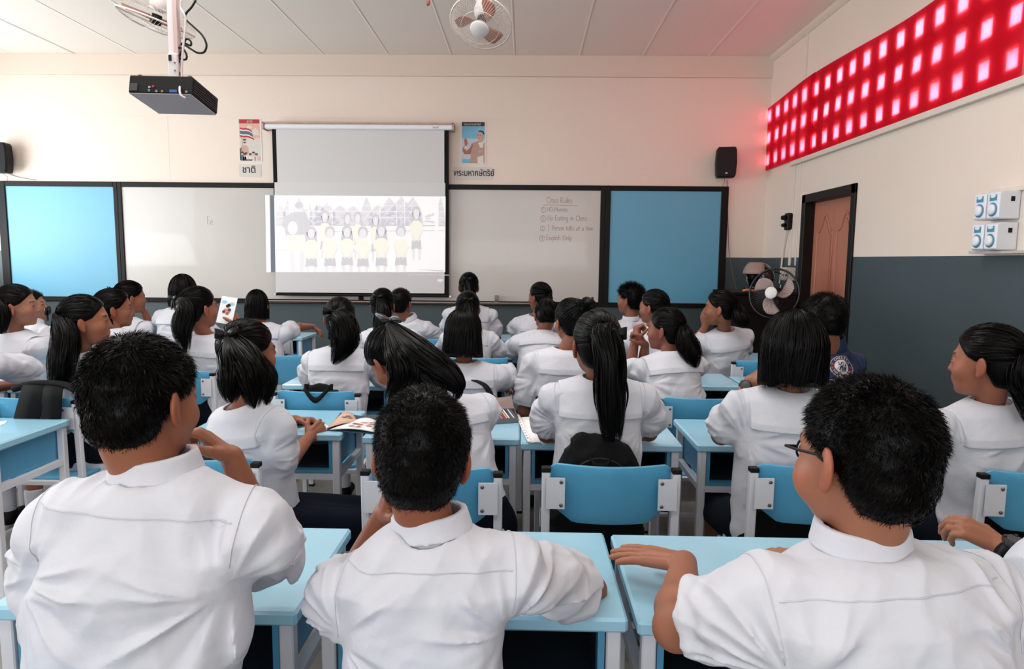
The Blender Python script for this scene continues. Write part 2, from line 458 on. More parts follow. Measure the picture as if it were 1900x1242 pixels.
# stroke handwriting -------------------------------------------------
G = {  # width, strokes (unit: cap height 1)
 'C': (.62, [[(.6,.85),(.4,1),(.15,.85),(.03,.5),(.15,.12),(.38,0),(.6,.15)]]), 'l': (.18, [[(.08,1),(.08,0)]]),
 'a': (.5, [[(.42,.55),(.2,.6),(.05,.35),(.1,.05),(.28,0),(.42,.2),(.42,.6),(.42,0)]]), 's': (.42, [[(.36,.55),(.15,.6),(.06,.45),(.3,.28),(.34,.1),(.18,0),(.02,.08)]]),
 'R': (.6, [[(.08,0),(.08,1)],[(.08,1),(.4,.95),(.45,.7),(.35,.52),(.08,.5),(.52,0)]]), 'u': (.48, [[(.06,.6),(.06,.15),(.2,0),(.38,.12),(.4,.6),(.4,0)]]),
 'e': (.48, [[(.06,.32),(.4,.36),(.35,.55),(.2,.62),(.06,.4),(.08,.1),(.22,0),(.42,.1)]]), 'N': (.62, [[(.06,0),(.06,1),(.52,0),(.52,1)]]),
 'O': (.66, [[(.32,1),(.08,.8),(.04,.4),(.2,.02),(.45,.05),(.58,.45),(.5,.85),(.32,1)]]), 'P': (.55, [[(.08,0),(.08,1),(.4,.95),(.46,.72),(.3,.5),(.08,.48)]]),
 'h': (.48, [[(.08,1),(.08,0)],[(.08,.4),(.25,.6),(.38,.45),(.4,0)]]), 'o': (.48, [[(.22,.6),(.05,.4),(.1,.05),(.3,.02),(.4,.3),(.34,.55),(.22,.6)]]),
 'n': (.48, [[(.08,.6),(.08,0)],[(.08,.4),(.25,.6),(.38,.45),(.4,0)]]), 'E': (.52, [[(.46,1),(.08,1),(.08,0),(.46,0)],[(.08,.52),(.4,.52)]]),
 't': (.36, [[(.16,.9),(.16,.05),(.3,0)],[(.02,.62),(.32,.62)]]), 'i': (.2, [[(.1,.6),(.1,0)],[(.1,.85),(.1,.8)]]),
 'g': (.48, [[(.4,.55),(.2,.6),(.05,.35),(.12,.05),(.3,.05),(.4,.25),(.4,.6),(.38,-.3),(.2,-.4),(.05,-.25)]]), 'r': (.36, [[(.08,.6),(.08,0)],[(.08,.4),(.2,.6),(.34,.58)]]),
 'k': (.44, [[(.08,1),(.08,0)],[(.36,.6),(.1,.28),(.38,0)]]), 'm': (.7, [[(.08,.6),(.08,0)],[(.08,.45),(.22,.6),(.33,.45),(.33,0)],[(.33,.45),(.48,.6),(.6,.45),(.6,0)]]),
 'y': (.46, [[(.06,.6),(.2,.05)],[(.4,.6),(.1,-.38)]]), '1': (.3, [[(.02,.8),(.14,1),(.14,0)]]), '2': (.45, [[(.04,.8),(.2,1),(.38,.8),(.05,0),(.42,0)]]),
 '3': (.45, [[(.05,.9),(.3,1),(.36,.75),(.15,.55),(.4,.35),(.3,0),(.03,.08)]]), '4': (.48, [[(.1,1),(.06,.5),(.4,.5)],[(.34,1),(.34,0)]]),
 'F': (.5, [[(.46,1),(.08,1),(.08,0)],[(.08,.52),(.38,.52)]]), ' ': (.38, []), '.': (.15, [[(.05,.05),(.05,0)]])}
def handwrite(s, o, cap, width, material, parent, name='handwriting', r=.0018, squeeze=None, y=None):
    """o: world start on baseline; runs along +x"""
    tot = sum(G[c][0] for c in s); k = width / (tot * cap) if width else 1
    mb = MB(); x = 0
    for c in s:
        w, st = G[c]; jz = random.uniform(-.05, .05)
        for pl in st:
            mb.tube([(o.x + (x + px_) * cap * k, o.y, o.z + (pz + jz) * cap) for px_, pz in pl], r, 4)
        x += w
    return put(mb.build(name, material), parent)
INK = mat('faded_red_marker', 'a6796e', 0.7)
def c3(a, b): return at(800 + a / 2.957, 180 + b / 2.957, YF - .021)
for s, x0, x1, yb, cap, up in (('Class Rules', 632, 775, 581, .068, 0), ('NO Phones', 635, 748, 629, .055, 0), ('No Eating in Class'.replace('N', 'N'), 636, 855, 677, .06, 0),
                           ('Person talks at a time', 662, 890, 732, .058, 0), ('English Only', 630, 772, 786, .06, 0)):
    a = c3(x0, yb); b = c3(x1, yb); handwrite(s, a, cap, b.x - a.x, INK, wbr)
a = c3(640, 738); handwrite('1', a, .085, None, INK, wbr)
a, b = c3(616, 592), c3(805, 597)
mb = MB(); mb.tube([a, b], .002, 4); put(mb.build('underline', INK), wbr)
for i, (cx, cy) in enumerate(((616, 620), (614, 668), (611, 722), (608, 776))):
    c = c3(cx, cy); rr = .032 + .004 * (i % 2)
    mb = MB(); mb.tube([c + Vector((rr * .85 * math.cos(t * .5), 0, rr * math.sin(t * .5))) for t in range(13)], .002, 4); put(mb.build('number_circle', INK), wbr)
    handwrite('1234'[i], c + Vector((-.010, 0, -.019)), .04, None, INK, wbr)
handwrite('Fe', at(384, 417, YF - .021), .10, .075, mat('faded_marker', 'a9a39c', .6), wbl, r=.0016)

# ---------------------------------------------------------------- projection screen with the projected picture
ps = tag(empty('projection_screen', (-1.98, 8.1, 1.0)), 'pull-down projection screen with black border showing a washed-out team photograph', 'projection screen')
SCRW = mat('screen_fabric', 'cfcdcc', 0.8)
mb = MB(); mb.box(-3.085, -.865, 8.05, 8.13, 2.985, 3.045, bev=.012)
put(mb.build('screen_housing', mat('housing_white', 'e6e4ea', .35)), ps)
mb = MB(); mb.box(-3.10, -.85, 8.04, 8.2, 3.045, 3.062, bev=.003)
for x in (-3.095, -.862): mb.box(x - .01, x + .01, 8.04, 8.2, 2.98, 3.062)
put(mb.build('mounting_rail', mat('dusty_rail', 'b79d8f', .7, var=.15, vscale=12)), ps)
put(text_mesh('housing_logo', 'acer', .045, mat('logo_grey', '8f8b90', .5), Matrix.Translation((-1.10, 8.049, 3.00)) @ Matrix.Rotation(math.pi / 2, 4, 'X')), ps)
mb = MB(); mb.box(-3.005, -.915, 8.095, 8.1, 1.045, 2.99); put(mb.build('screen_border', mat('screen_black_border', '060607', .7, spec=.2)), ps)
scr = mat('screen_lit_fabric', 'cfcdcc', 0.8, emit='ffffff', estr=0.0)
mb = MB(); mb.box(-2.955, -.968, 8.0915, 8.095, 1.115, 2.985); put(mb.build('screen_sheet', SCRW), ps)
mb = MB(); mb.tube([(-3.01, 8.09, 1.04), (-.91, 8.09, 1.04)], .014, 10); put(mb.build('weight_bar', BLACKP), ps)
mb = MB()
for x in (-3.02, -.90): mb.tube([(x - .012, 8.09, 1.035), (x + .012, 8.09, 1.035)], .014, 10)
put(mb.build('end_cap', WHITEP), ps)
# light thrown by the projector: the sheet, plus what lands on it
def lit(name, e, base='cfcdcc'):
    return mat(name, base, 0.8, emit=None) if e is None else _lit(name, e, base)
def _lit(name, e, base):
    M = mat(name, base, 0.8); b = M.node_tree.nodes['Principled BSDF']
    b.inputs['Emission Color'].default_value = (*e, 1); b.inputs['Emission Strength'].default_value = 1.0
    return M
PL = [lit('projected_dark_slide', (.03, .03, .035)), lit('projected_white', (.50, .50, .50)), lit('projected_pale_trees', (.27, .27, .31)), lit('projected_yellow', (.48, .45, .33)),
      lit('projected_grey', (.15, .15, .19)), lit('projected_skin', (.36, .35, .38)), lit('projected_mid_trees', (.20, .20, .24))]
def c2(a, b, y=8.09): return at(420 + a / 3.269, 180 + b / 3.269, y)
pic = MB()
def poly(pts, mi, lay):
    V = [c2(a, b, 8.0905 - .0004 * lay) for a, b in pts]
    pic.add(V, [tuple(range(len(V)))], mi)
def blob(cx, cy, rx, ry, mi, lay, n=14, jag=0.0):
    poly([(cx + rx * math.cos(t * 2 * math.pi / n) * (1 + random.uniform(-jag, jag)), cy + ry * math.sin(t * 2 * math.pi / n) * (1 + random.uniform(-jag, jag))) for t in range(n)], mi, lay)
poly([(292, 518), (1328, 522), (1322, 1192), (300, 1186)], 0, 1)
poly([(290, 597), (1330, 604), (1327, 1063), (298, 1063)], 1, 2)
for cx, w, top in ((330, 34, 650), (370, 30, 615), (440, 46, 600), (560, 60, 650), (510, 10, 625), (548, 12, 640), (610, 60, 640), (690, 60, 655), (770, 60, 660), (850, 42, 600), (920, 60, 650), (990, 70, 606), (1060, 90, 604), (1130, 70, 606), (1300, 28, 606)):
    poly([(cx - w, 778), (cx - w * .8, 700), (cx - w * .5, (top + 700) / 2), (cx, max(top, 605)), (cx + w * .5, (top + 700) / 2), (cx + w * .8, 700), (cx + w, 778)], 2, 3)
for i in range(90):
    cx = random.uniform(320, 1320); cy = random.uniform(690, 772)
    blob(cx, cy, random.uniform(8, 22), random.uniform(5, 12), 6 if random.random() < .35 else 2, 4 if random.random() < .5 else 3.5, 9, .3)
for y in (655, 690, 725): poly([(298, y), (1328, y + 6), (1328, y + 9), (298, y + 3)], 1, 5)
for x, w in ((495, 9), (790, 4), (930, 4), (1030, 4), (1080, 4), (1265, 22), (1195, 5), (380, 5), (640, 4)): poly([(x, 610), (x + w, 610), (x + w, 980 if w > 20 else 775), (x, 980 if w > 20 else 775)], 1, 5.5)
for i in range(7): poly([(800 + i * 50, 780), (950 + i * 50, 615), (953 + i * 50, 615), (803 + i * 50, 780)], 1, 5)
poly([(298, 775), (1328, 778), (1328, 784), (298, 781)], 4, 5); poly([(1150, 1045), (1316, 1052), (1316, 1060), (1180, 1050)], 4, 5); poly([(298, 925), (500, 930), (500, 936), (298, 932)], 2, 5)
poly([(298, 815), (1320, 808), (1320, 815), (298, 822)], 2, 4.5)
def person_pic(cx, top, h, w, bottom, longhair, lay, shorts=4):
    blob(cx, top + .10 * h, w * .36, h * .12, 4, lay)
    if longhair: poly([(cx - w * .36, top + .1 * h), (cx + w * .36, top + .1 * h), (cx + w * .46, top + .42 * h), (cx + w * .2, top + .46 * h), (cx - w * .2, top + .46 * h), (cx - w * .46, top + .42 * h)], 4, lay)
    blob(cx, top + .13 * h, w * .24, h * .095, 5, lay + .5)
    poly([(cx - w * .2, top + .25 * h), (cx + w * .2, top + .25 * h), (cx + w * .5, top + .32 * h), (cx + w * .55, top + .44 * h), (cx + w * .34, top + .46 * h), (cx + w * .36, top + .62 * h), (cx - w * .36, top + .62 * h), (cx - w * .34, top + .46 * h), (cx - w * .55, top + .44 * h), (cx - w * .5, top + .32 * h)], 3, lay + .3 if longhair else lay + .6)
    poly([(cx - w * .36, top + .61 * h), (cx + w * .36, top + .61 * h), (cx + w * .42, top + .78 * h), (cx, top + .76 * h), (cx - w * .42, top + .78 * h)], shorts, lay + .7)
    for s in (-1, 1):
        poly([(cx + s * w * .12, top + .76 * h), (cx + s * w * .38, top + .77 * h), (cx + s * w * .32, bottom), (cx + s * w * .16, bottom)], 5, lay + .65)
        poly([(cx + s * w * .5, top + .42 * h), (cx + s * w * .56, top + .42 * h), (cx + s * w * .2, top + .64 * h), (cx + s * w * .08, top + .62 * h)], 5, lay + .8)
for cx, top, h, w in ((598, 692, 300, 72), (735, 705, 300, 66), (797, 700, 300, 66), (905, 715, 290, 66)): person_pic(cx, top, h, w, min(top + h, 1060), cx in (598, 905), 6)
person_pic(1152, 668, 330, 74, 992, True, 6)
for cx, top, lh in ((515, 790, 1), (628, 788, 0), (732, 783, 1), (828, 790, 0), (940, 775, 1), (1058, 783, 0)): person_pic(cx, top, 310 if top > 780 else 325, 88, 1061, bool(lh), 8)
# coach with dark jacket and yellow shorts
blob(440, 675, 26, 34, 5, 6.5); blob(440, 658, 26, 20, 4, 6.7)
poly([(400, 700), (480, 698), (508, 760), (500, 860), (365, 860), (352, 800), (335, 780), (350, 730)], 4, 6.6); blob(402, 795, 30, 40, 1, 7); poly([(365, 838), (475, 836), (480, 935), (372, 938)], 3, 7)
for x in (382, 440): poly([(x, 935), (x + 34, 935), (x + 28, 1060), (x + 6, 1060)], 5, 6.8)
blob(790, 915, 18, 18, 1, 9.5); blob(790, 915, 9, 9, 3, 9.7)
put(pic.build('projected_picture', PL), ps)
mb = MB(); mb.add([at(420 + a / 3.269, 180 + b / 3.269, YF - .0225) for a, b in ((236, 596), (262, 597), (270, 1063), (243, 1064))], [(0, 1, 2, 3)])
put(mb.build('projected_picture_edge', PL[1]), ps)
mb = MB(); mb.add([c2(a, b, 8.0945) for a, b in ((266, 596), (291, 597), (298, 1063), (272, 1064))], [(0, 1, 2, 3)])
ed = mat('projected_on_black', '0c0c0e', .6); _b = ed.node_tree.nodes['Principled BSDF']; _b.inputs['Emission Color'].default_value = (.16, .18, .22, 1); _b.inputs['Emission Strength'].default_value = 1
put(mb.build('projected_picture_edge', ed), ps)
RX = Matrix.Rotation(math.pi / 2, 4, 'X')
put(text_mesh('projected_text', 'Go to Settings to activate Windows.', .034, PL[2], Matrix.Translation(c2(1100, 1083, 8.086)) @ RX), ps)
put(text_mesh('projected_logo', 'AJA', .045, PL[1], Matrix.Translation(c2(1280, 1120, 8.086)) @ RX, bold=.0012), ps)

# ---------------------------------------------------------------- posters
def fl(p0, p1, pts, mi, mb, lay):
    """fractions of the poster rectangle (u right, v down)"""
    V = [Vector((p0.x + (p1.x - p0.x) * u, YF - .004 - .0004 * lay, p0.z + (p1.z - p0.z) * v)) for u, v in pts]
    mb.add(V, [tuple(range(len(V)))], mi)
def ov(cx, cy, rx, ry, n=14): return [(cx + rx * math.cos(t * 2 * math.pi / n), cy + ry * math.sin(t * 2 * math.pi / n)) for t in range(n)]
pc = lambda n, c: mat('poster_' + n, c, .5)
POS = [pc('white', 'ddd6d0'), pc('red', 'a81f2a'), pc('peach', 'd8a390'), pc('cloud', 'cfc6bd'), pc('flag_blue', '4a6070'), pc('brown', '6e3a30'), pc('skin', 'c39a86'), pc('navy', '15202e'),
       pc('sky', '6fb0cc'), pc('pale_sky', 'b9c3cf'), pc('beige', 'b08f7d'), pc('dark', '222228'), pc('arm', 'a5624c'), pc('cream', 'dcd3c8'), pc('clear', 'cfc6c0')]
def poster(px0, py0, px1, py1, label):
    a, b = at(px0, py0, YF), at(px1, py1, YF)
    r = tag(empty('poster', ((a.x + b.x) / 2, YF - .002, b.z)), label, 'poster')
    mb = MB(); mb.box(a.x, b.x, YF - .004, YF, b.z, a.z); put(mb.build('poster_sheet', POS[0]), r)
    return r, a, b
r, a, b = poster(442, 220, 487, 301, 'small poster of a red white and blue flag above a crowd')
pa, pb = at(443.4, 221.5, YF), at(484, 298.5, YF)
mb = MB(); F_ = lambda pts, mi, lay=1: fl(pa, pb, pts, mi, mb, lay)
F_([(0, 0), (1, 0), (1, 1), (0, 1)], 2, 1); F_([(0, .45), (1, .45), (1, .9), (0, .9)], 3, 1.5); F_([(0, 0), (1, 0), (1, .1), (0, .1)], 1, 2)
F_(ov(.5, .19, .13, .045), 3, 2); F_([(.6, .38), (.66, .24), (.8, .21), (.93, .27), (.98, .38)], 3, 2)
fw_ = lambda o, h: [(.02, .2 + o), (.2, .215 + o), (.35, .21 + o), (.5, .23 + o), (.6 + o * .6, .28 + o), (.62 + o * .6, .28 + o + h), (.5, .23 + o + h), (.35, .21 + o + h), (.2, .215 + o + h), (.04, .2 + o + h)]
for o_, h_, m_ in ((0, .04, 1), (.04, .035, 0), (.07, .08, 4), (.15, .035, 0), (.18, .04, 1)): F_(fw_(o_, h_), m_, 3)
F_([(.06, .25), (.075, .25), (.16, .65), (.14, .65)], 5, 2.5)
F_([(.14, .47), (.36, .47), (.28, .52), (.2, .52)], 5, 3); F_([(.16, .54), (.34, .54), (.28, .58), (.2, .58)], 5, 3)
F_([(0, .72), (.08, .66), (.2, .62), (.34, .63), (.42, .68), (.44, .82), (0, .84)], 6, 3); F_([(.08, .67), (.11, .67), (.11, .82), (.08, .82)], 5, 3.5); F_([(0, .7), (.05, .7), (.05, .99), (0, .99)], 11, 4)
for cx, cy, mb_, in ((.12, .82, 4), (.3, .84, 0), (.5, .86, 0), (.66, .82, 3), (.8, .86, 3), (.22, .86, 0)):
    F_([(cx - .09, 1), (cx - .08, cy + .04), (cx + .08, cy + .04), (cx + .09, 1)], mb_, 4); F_(ov(cx, cy, .07, .035), 6, 4.5); F_(ov(cx, cy - .02, .075, .02), 11, 4.8)
for cx in (.3, .5): F_([(cx - .09, 1), (cx - .09, .97), (cx + .09, .97), (cx + .09, 1)], 7, 5)
put(mb.build('poster_print', POS), r)
put(text_mesh('poster_title', 'ชาติ', .045, POS[3], Matrix.Translation((pa.x + .38 * (pb.x - pa.x), YF - .008, pa.z - .04)) @ RX), r)
r, a, b = poster(855, 225, 902, 306, 'small poster of a man in beige suit against blue sky')
pa, pb = at(857, 226.5, YF), at(899, 303.5, YF); mb = MB(); F_ = lambda pts, mi, lay=1: fl(pa, pb, pts, mi, mb, lay)
F_([(0, 0), (1, 0), (1, .4), (0, .4)], 8, 1); F_([(0, .4), (1, .4), (1, .9), (0, .9)], 9, 1); F_([(0, .9), (1, .9), (1, 1), (0, 1)], 8, 1); F_([(0, 0), (1, 0), (1, .1), (0, .1)], 11, 2)
F_([(.36, 1), (.4, .7), (.42, .52), (.55, .49), (.75, .45), (1, .5), (1, 1)], 10, 3); F_([(.72, .5), (.98, .46), (.92, .62), (.8, .62)], 13, 4); F_([(.68, .85), (.95, .8), (.96, 1), (.7, 1)], 13, 4)
F_([(.05, .62), (.12, .58), (.2, .7), (.36, .62), (.45, .52), (.5, .56), (.38, .78), (.12, .78), (.03, .7)], 12, 3.5)
F_([(.1, .45), (.14, .39), (.22, .42), (.26, .5), (.22, .58), (.14, .58)], 12, 4); F_([(.14, .56), (.22, .56), (.22, .64), (.1, .66)], 13, 3.8)
F_(ov(.78, .33, .13, .11), 6, 4.5); F_([(.76, .4), (.92, .36), (.94, .46), (.84, .5), (.76, .46)], 6, 4.4)
F_([(.7, .24), (.8, .2), (.95, .22), (1, .3), (.95, .31), (.9, .25), (.78, .235)], 11, 5); F_([(.68, .31), (.74, .31), (.74, .322), (.68, .322)], 11, 5); F_([(.78, .31), (.84, .31), (.84, .322), (.78, .322)], 11, 5); F_([(.72, .39), (.79, .385), (.79, .395), (.72, .4)], 5, 5)
F_([(.7, .7), (.88, .66), (.9, .72), (.75, .76)], 6, 5)
put(mb.build('poster_print', POS), r)
put(text_mesh('poster_title', 'พระมหากษัตริย์', .036, POS[3], Matrix.Translation((pa.x + .1 * (pb.x - pa.x), YF - .008, pa.z - .04)) @ RX, sx=.9), r)
def sign(px0, py0, px1, py1, txt, size, label, sx, dx):
    a, b = at(px0, py0, YF), at(px1, py1, YF)
    mb = MB(); mb.box(a.x, b.x, YF - .003, YF, b.z, a.z); o = mb.build('paper_sign', POS[14]); tag(o, label, 'sign')
    text_mesh('sign_lettering', txt, size, mat('black_marker', '101014', .6), Matrix.Translation((a.x + dx, YF - .0045, b.z + .045)) @ RX, o, bold=.0016, sx=sx)
sign(443, 305, 485, 328, 'ชาติ', .115, 'short paper sign with black Thai lettering under the flag poster', .92, .04)
sign(840, 310, 914, 334, 'พระมหากษัตริย์', .105, 'long paper sign with black Thai lettering under the suited man poster', .76, .012)

# ---------------------------------------------------------------- speakers
def speaker(px, py, w, h, label, ry=0.0):
    c = at(px, py, 8.0)
    r = tag(empty('wall_speaker', (c.x, 8.0, c.z)), label, 'speaker')
    mb = MB(); hw = w / 2; hh = h / 2
    prof = [(-hw * .82, -hh), (hw * .82, -hh), (hw * .93, -hh * .8), (hw, 0), (hw * .93, hh * .8), (hw * .82, hh), (-hw * .82, hh), (-hw * .93, hh * .8), (-hw, 0), (-hw * .93, -hh * .8)]
    mb.prism(prof, -.02, .12); o = mb.build('speaker_cabinet', BLACKP, r)
    bv = o.modifiers.new('b', 'BEVEL'); bv.width = .012; bv.segments = 2
    mb = MB(); mb.prism([(x * .9, z * .93) for x, z in prof], -.03, -.018); mb.build('speaker_grille', mat('speaker_mesh', '131214', .8, bump=.6, bscale=600), r)
    mb = MB(); mb.box(-.012, .012, -.033, -.028, -hh * .78, -hh * .7); mb.build('speaker_badge', mat('badge', 'b9b9bd', .3, metal=.6), r)
    mb = MB(); mb.box(-.03, .03, .11, .2, -.03, .03); mb.tube([(0, .1, 0), (0, .2, 0)], .015); mb.build('wall_bracket', BLACKP, r)
    mb = MB(); mb.tube([(0, .1, -hh), (.01, .16, -hh - .03), (-.01, .19, -hh - .09), (.02, .19, -hh - .16)], .003, 6); mb.build('speaker_wire', mat('wire_pink', '9a6a62', .6), r)
    r.rotation_euler.z = ry
speaker(1348, 301, .235, .345, 'black wall speaker near the red-lit corner', math.radians(-8))
speaker(-6, 292, .24, .35, 'black wall speaker cut off by the frame above the pale pinboard', math.radians(8))
def wire(name, pts, r, m_, label, cat='cable'):
    mb = MB()
    P = [Vector(p) for p in pts]; Q = []
    for i in range(len(P) - 1):
        p0, p1, p2, p3 = P[max(i - 1, 0)], P[i], P[i + 1], P[min(i + 2, len(P) - 1)]
        for k in range(6):
            t = k / 6; Q.append(0.5 * ((2 * p1) + (-p0 + p2) * t + (2 * p0 - 5 * p1 + 4 * p2 - p3) * t * t + (-p0 + 3 * p1 - 3 * p2 + p3) * t ** 3))
    Q.append(P[-1]); mb.tube(Q, r, 6)
    o = mb.build(name, m_, None, True)
    if label: tag(o, label, cat)
    return o
wp = mat('speaker_wire_brown', '7d5a50', .6)
wire('wall_cable', [at(1349, 335, 8.19), at(1351, 420, 8.18), at(1353, 470, 8.18), at(1362, 520, 8.18), at(1370, 550, 8.18), at(1372, 590, 8.18)], .004, wp, 'thin brown cable hanging beside the deep blue pinboard')
wire('wall_cable', [at(14, 322, 8.19), at(35, 329, 8.19), at(66, 334, 8.19)], .003, wp, 'thin brown cable running from the cut-off speaker')

# ---------------------------------------------------------------- right wall fittings
mb = MB(); mb.box(XR - .018, XR, 7.33, 7.37, 1.45, 2.52, bev=.003); tag(mb.build('cable_conduit', mat('conduit_cream', 'dcd2c8', .5)), 'cream cable conduit running down from the banner ledge', 'conduit')
mb = MB(); mb.box(XR - .012, XR, 7.19, 7.215, 1.45, ZC - .06, bev=.002)
mb.tube([(XR - .03, 7.42, 1.9), (XR - .02, 7.52, 1.62), (XR - .02, 7.57, 1.25)], .010, 8)
tag(mb.build('wall_conduit', mat('conduit_cream', 'dcd2c8', .5)), 'thin pale conduit beside the black socket near the door', 'conduit')
s_ = tag(empty('wall_adapter', (XR - .02, 7.38, 1.93)), 'black plug adapter on the conduit beside the door', 'adapter')
mb = MB(); mb.box(-.04, .02, -.05, .05, -.10, .08, bev=.008); mb.build('adapter_body', BLACKP, s_)
mb = MB(); mb.lathe([(.02, 0), (.028, .02), (.02, .05)], 12, Matrix.Translation((-.04, 0, .03)) @ Matrix.Rotation(-math.pi / 2, 4, 'Y')); mb.lathe([(.015, 0), (.022, .02), (.015, .045)], 12, Matrix.Translation((-.04, 0, -.05)) @ Matrix.Rotation(-math.pi / 2, 4, 'Y')); mb.build('plug', BLACKP, s_)
s_ = tag(empty('socket_box', (XR, 7.30, 1.36)), 'white double power socket box between conduit and door frame', 'power socket')
mb = MB(); mb.box(-.07, 0, -.12, .12, -.07, .07, bev=.008); mb.build('socket_housing', mat('socket_cream', 'd9cfc4', .4), s_)
for y in (-.07, -.03, .04): mb = MB(); mb.box(-.074, -.069, y, y + .008, -.02, -.005); mb.box(-.074, -.069, y + .014, y + .022, -.02, -.005); mb.build('socket_hole', BLACKP, s_)
mb = MB(); mb.tube([(-.075, .10, 0), (-.12, .13, .02), (-.16, .2, -.02), (-.2, .28, -.1)], .008, 8); mb.build('plug_cable', BLACKP, s_)
# fan regulators
RW = mat('regulator_white', 'dcdde4', .4); RB = mat('regulator_label_blue', '3f87a5', .5)
mb = MB(); mb.box(XR - .10, XR, 3.6, 4.27, 1.545, 1.562); tag(mb.build('regulator_shelf', mat('shelf_grey', 'b8adab', .5)), 'thin shelf under the white fan regulator boxes', 'shelf')
mb = MB(); mb.box(XR - .03, XR, 3.6, 4.22, 1.905, 1.93, bev=.003); mb.box(XR - .012, XR, 3.62, 4.22, 1.56, 1.905); tag(mb.build('regulator_backboard', mat('board_cream', 'd6ccc2', .5)), 'cream mounting board behind the white fan regulator boxes', 'board')
def regulator(y, z, label):
    r = tag(empty('fan_regulator', (XR - .06, y, z)), label, 'fan regulator', 'fan regulators')
    mb = MB(); mb.prism([(-.075, -.072), (-.06, -.08), (.046, -.08), (.046, .08), (-.055, .08), (-.075, .07)], -.052, .052); o = mb.build('regulator_case', RW, r)
    bv = o.modifiers.new('b', 'BEVEL'); bv.width = .006; bv.segments = 2
    MM = Matrix.Translation((-.075, .0, -.025)) @ Matrix.Rotation(-math.pi / 2, 4, 'Y')
    mb = MB(); mb.lathe([(.040, -.002), (.040, .003), (.034, .004), (.033, .001)], 24, MM); mb.build('dial_ring', RB, r, True)
    mb = MB(); mb.lathe([(.032, .0), (.031, .012), (.026, .016), (.022, .018), (.001, .019)], 24, MM); mb.build('dial_knob', RW, r, True)
    mb = MB(); mb.box(-.0765, -.074, -.03, .03, .025, .06); mb.build('regulator_label', RB, r)
    mb = MB(); mb.lathe([(.018, 0), (.018, .0035)], 16, Matrix.Translation((-.075, 0, .052)) @ Matrix.Rotation(-math.pi / 2, 4, 'Y') @ Matrix.Diagonal((.55, 1.2, 1, 1))); mb.build('label_oval', RW, r)
    mb = MB(); mb.box(-.01, .012, -.0545, -.051, .02, .048); mb.build('rocker_switch', BLACKP, r)
for y in (4.10, 3.985, 3.87, 3.755):
    for z in (1.645, 1.825):
        if y > 3.9: regulator(y + .05, z, {(4.10, 1.825): 'white fan regulator, upper one nearer the door', (3.985, 1.825): 'white fan regulator, upper one nearer the frame edge',
                          (4.10, 1.645): 'white fan regulator, lower one nearer the door', (3.985, 1.645): 'white fan regulator, lower one nearer the frame edge'}[(y, z)])
for s_ in list(COL.objects):
    pass

# ---------------------------------------------------------------- projector on its ceiling pole
pr = tag(empty('projector', at(340, 178, 3.75)), 'black ceiling projector with trailing black cable', 'projector')
O = pr.location
PM = Matrix.Rotation(math.radians(-2), 4, 'Z') @ Matrix.Rotation(math.radians(-10), 4, 'X') @ Matrix.Rotation(math.radians(1.5), 4, 'Y')
mb = MB(); mb.box(-.205, .135, -.16, .12, -.055, .04, bev=.006, M=PM); mb.build('projector_body', mat('projector_black', '070608', .45, spec=.25, bump=.1, bscale=200), pr)
mb = MB(); mb.box(-.20, .13, -.155, .115, -.0585, -.054, M=PM)
mb.build('projector_underside', mat('projector_base_plate', 'a8a0a4', .5), pr)
mb = MB()
for k in range(6): mb.box(.1345, .1375, -.14, .10, -.04 + k * .012, -.035 + k * .012, M=PM)
mb.build('side_vent', mat('vent_dark', '1c1c20', .5), pr)
mb = MB(); mb.box(-.195, -.155, -.163, -.159, -.045, -.005, M=PM); mb.build('power_inlet', mat('inlet_grey', '2c2c30', .5), pr)
for i, (x, z, c_) in enumerate(((-.09, -.025, 'b8b8c0'), (-.09, -.042, '8fa0c0'), (-.07, -.02, 'c05050'), (-.05, -.045, '999aa0'), (-.02, -.045, '99908a'), (.11, -.045, 'a0a0a0'))):
    mb = MB(); mb.lathe([(.006, 0), (.006, .004), (.003, .004), (.003, .001)], 10, PM @ Matrix.Translation((x, -.16, z)) @ Matrix.Rotation(math.pi / 2, 4, 'X')); mb.build('socket_ring', mat('jack%d' % i, c_, .3, metal=.5), pr)
mb = MB(); mb.box(.02, .06, -.164, -.159, -.05, -.036, M=PM); mb.build('video_port', mat('port_blue', '204a8a', .5), pr)
for x in (-.17, .10): mb = MB(); mb.lathe([(.014, .038), (.014, .05), (.010, .056)], 12, PM @ Matrix.Translation((x, -.12, 0))); mb.build('foot_screw', BLACKP, pr)
mb = MB(); mb.box(-.12, .06, -.05, -.02, .042, .048, M=PM); mb.box(-.045, -.02, -.08, .04, .042, .048, M=PM); mb.build('mount_plate', mat('mount_pink_grey', 'b3a09c', .5), pr)
pl = tag(empty('projector_pole', O + Vector((-.025, -.02, .05))), 'white ceiling pole with bracket carrying the projector', 'mounting pole')
H_ = ZC - pl.location.z
pm_ = mat('pole_white', 'ccc5c6', .4)
mb = MB(); mb.box(-.028, .012, -.012, .028, .12, H_); mb.build('pole_tube', pm_, pl)
mb = MB(); mb.box(.004, .026, -.018, .02, .03, H_ * .75); mb.build('cable_duct', mat('pole_pink', 'b79f9b', .5), pl)
mb = MB(); mb.box(-.026, .024, -.03, .03, 0, .16, bev=.004); mb.build('pole_bracket', pm_, pl)
for z in (.03, .07, .11):
    mb = MB(); mb.lathe([(.005, 0), (.005, .004)], 8, Matrix.Translation((.012, -.03, z)) @ Matrix.Rotation(math.pi / 2, 4, 'X')); mb.build('bracket_screw', SCREW, pl)
mb = MB(); mb.box(-.02, -.004, -.034, -.029, .12, .15); mb.build('bracket_slot', BLACKP, pl)
Yp = O.y - .03
L_ = lambda a, b, dy=0: at(220 + a / 5.915, b / 5.915, Yp + dy)
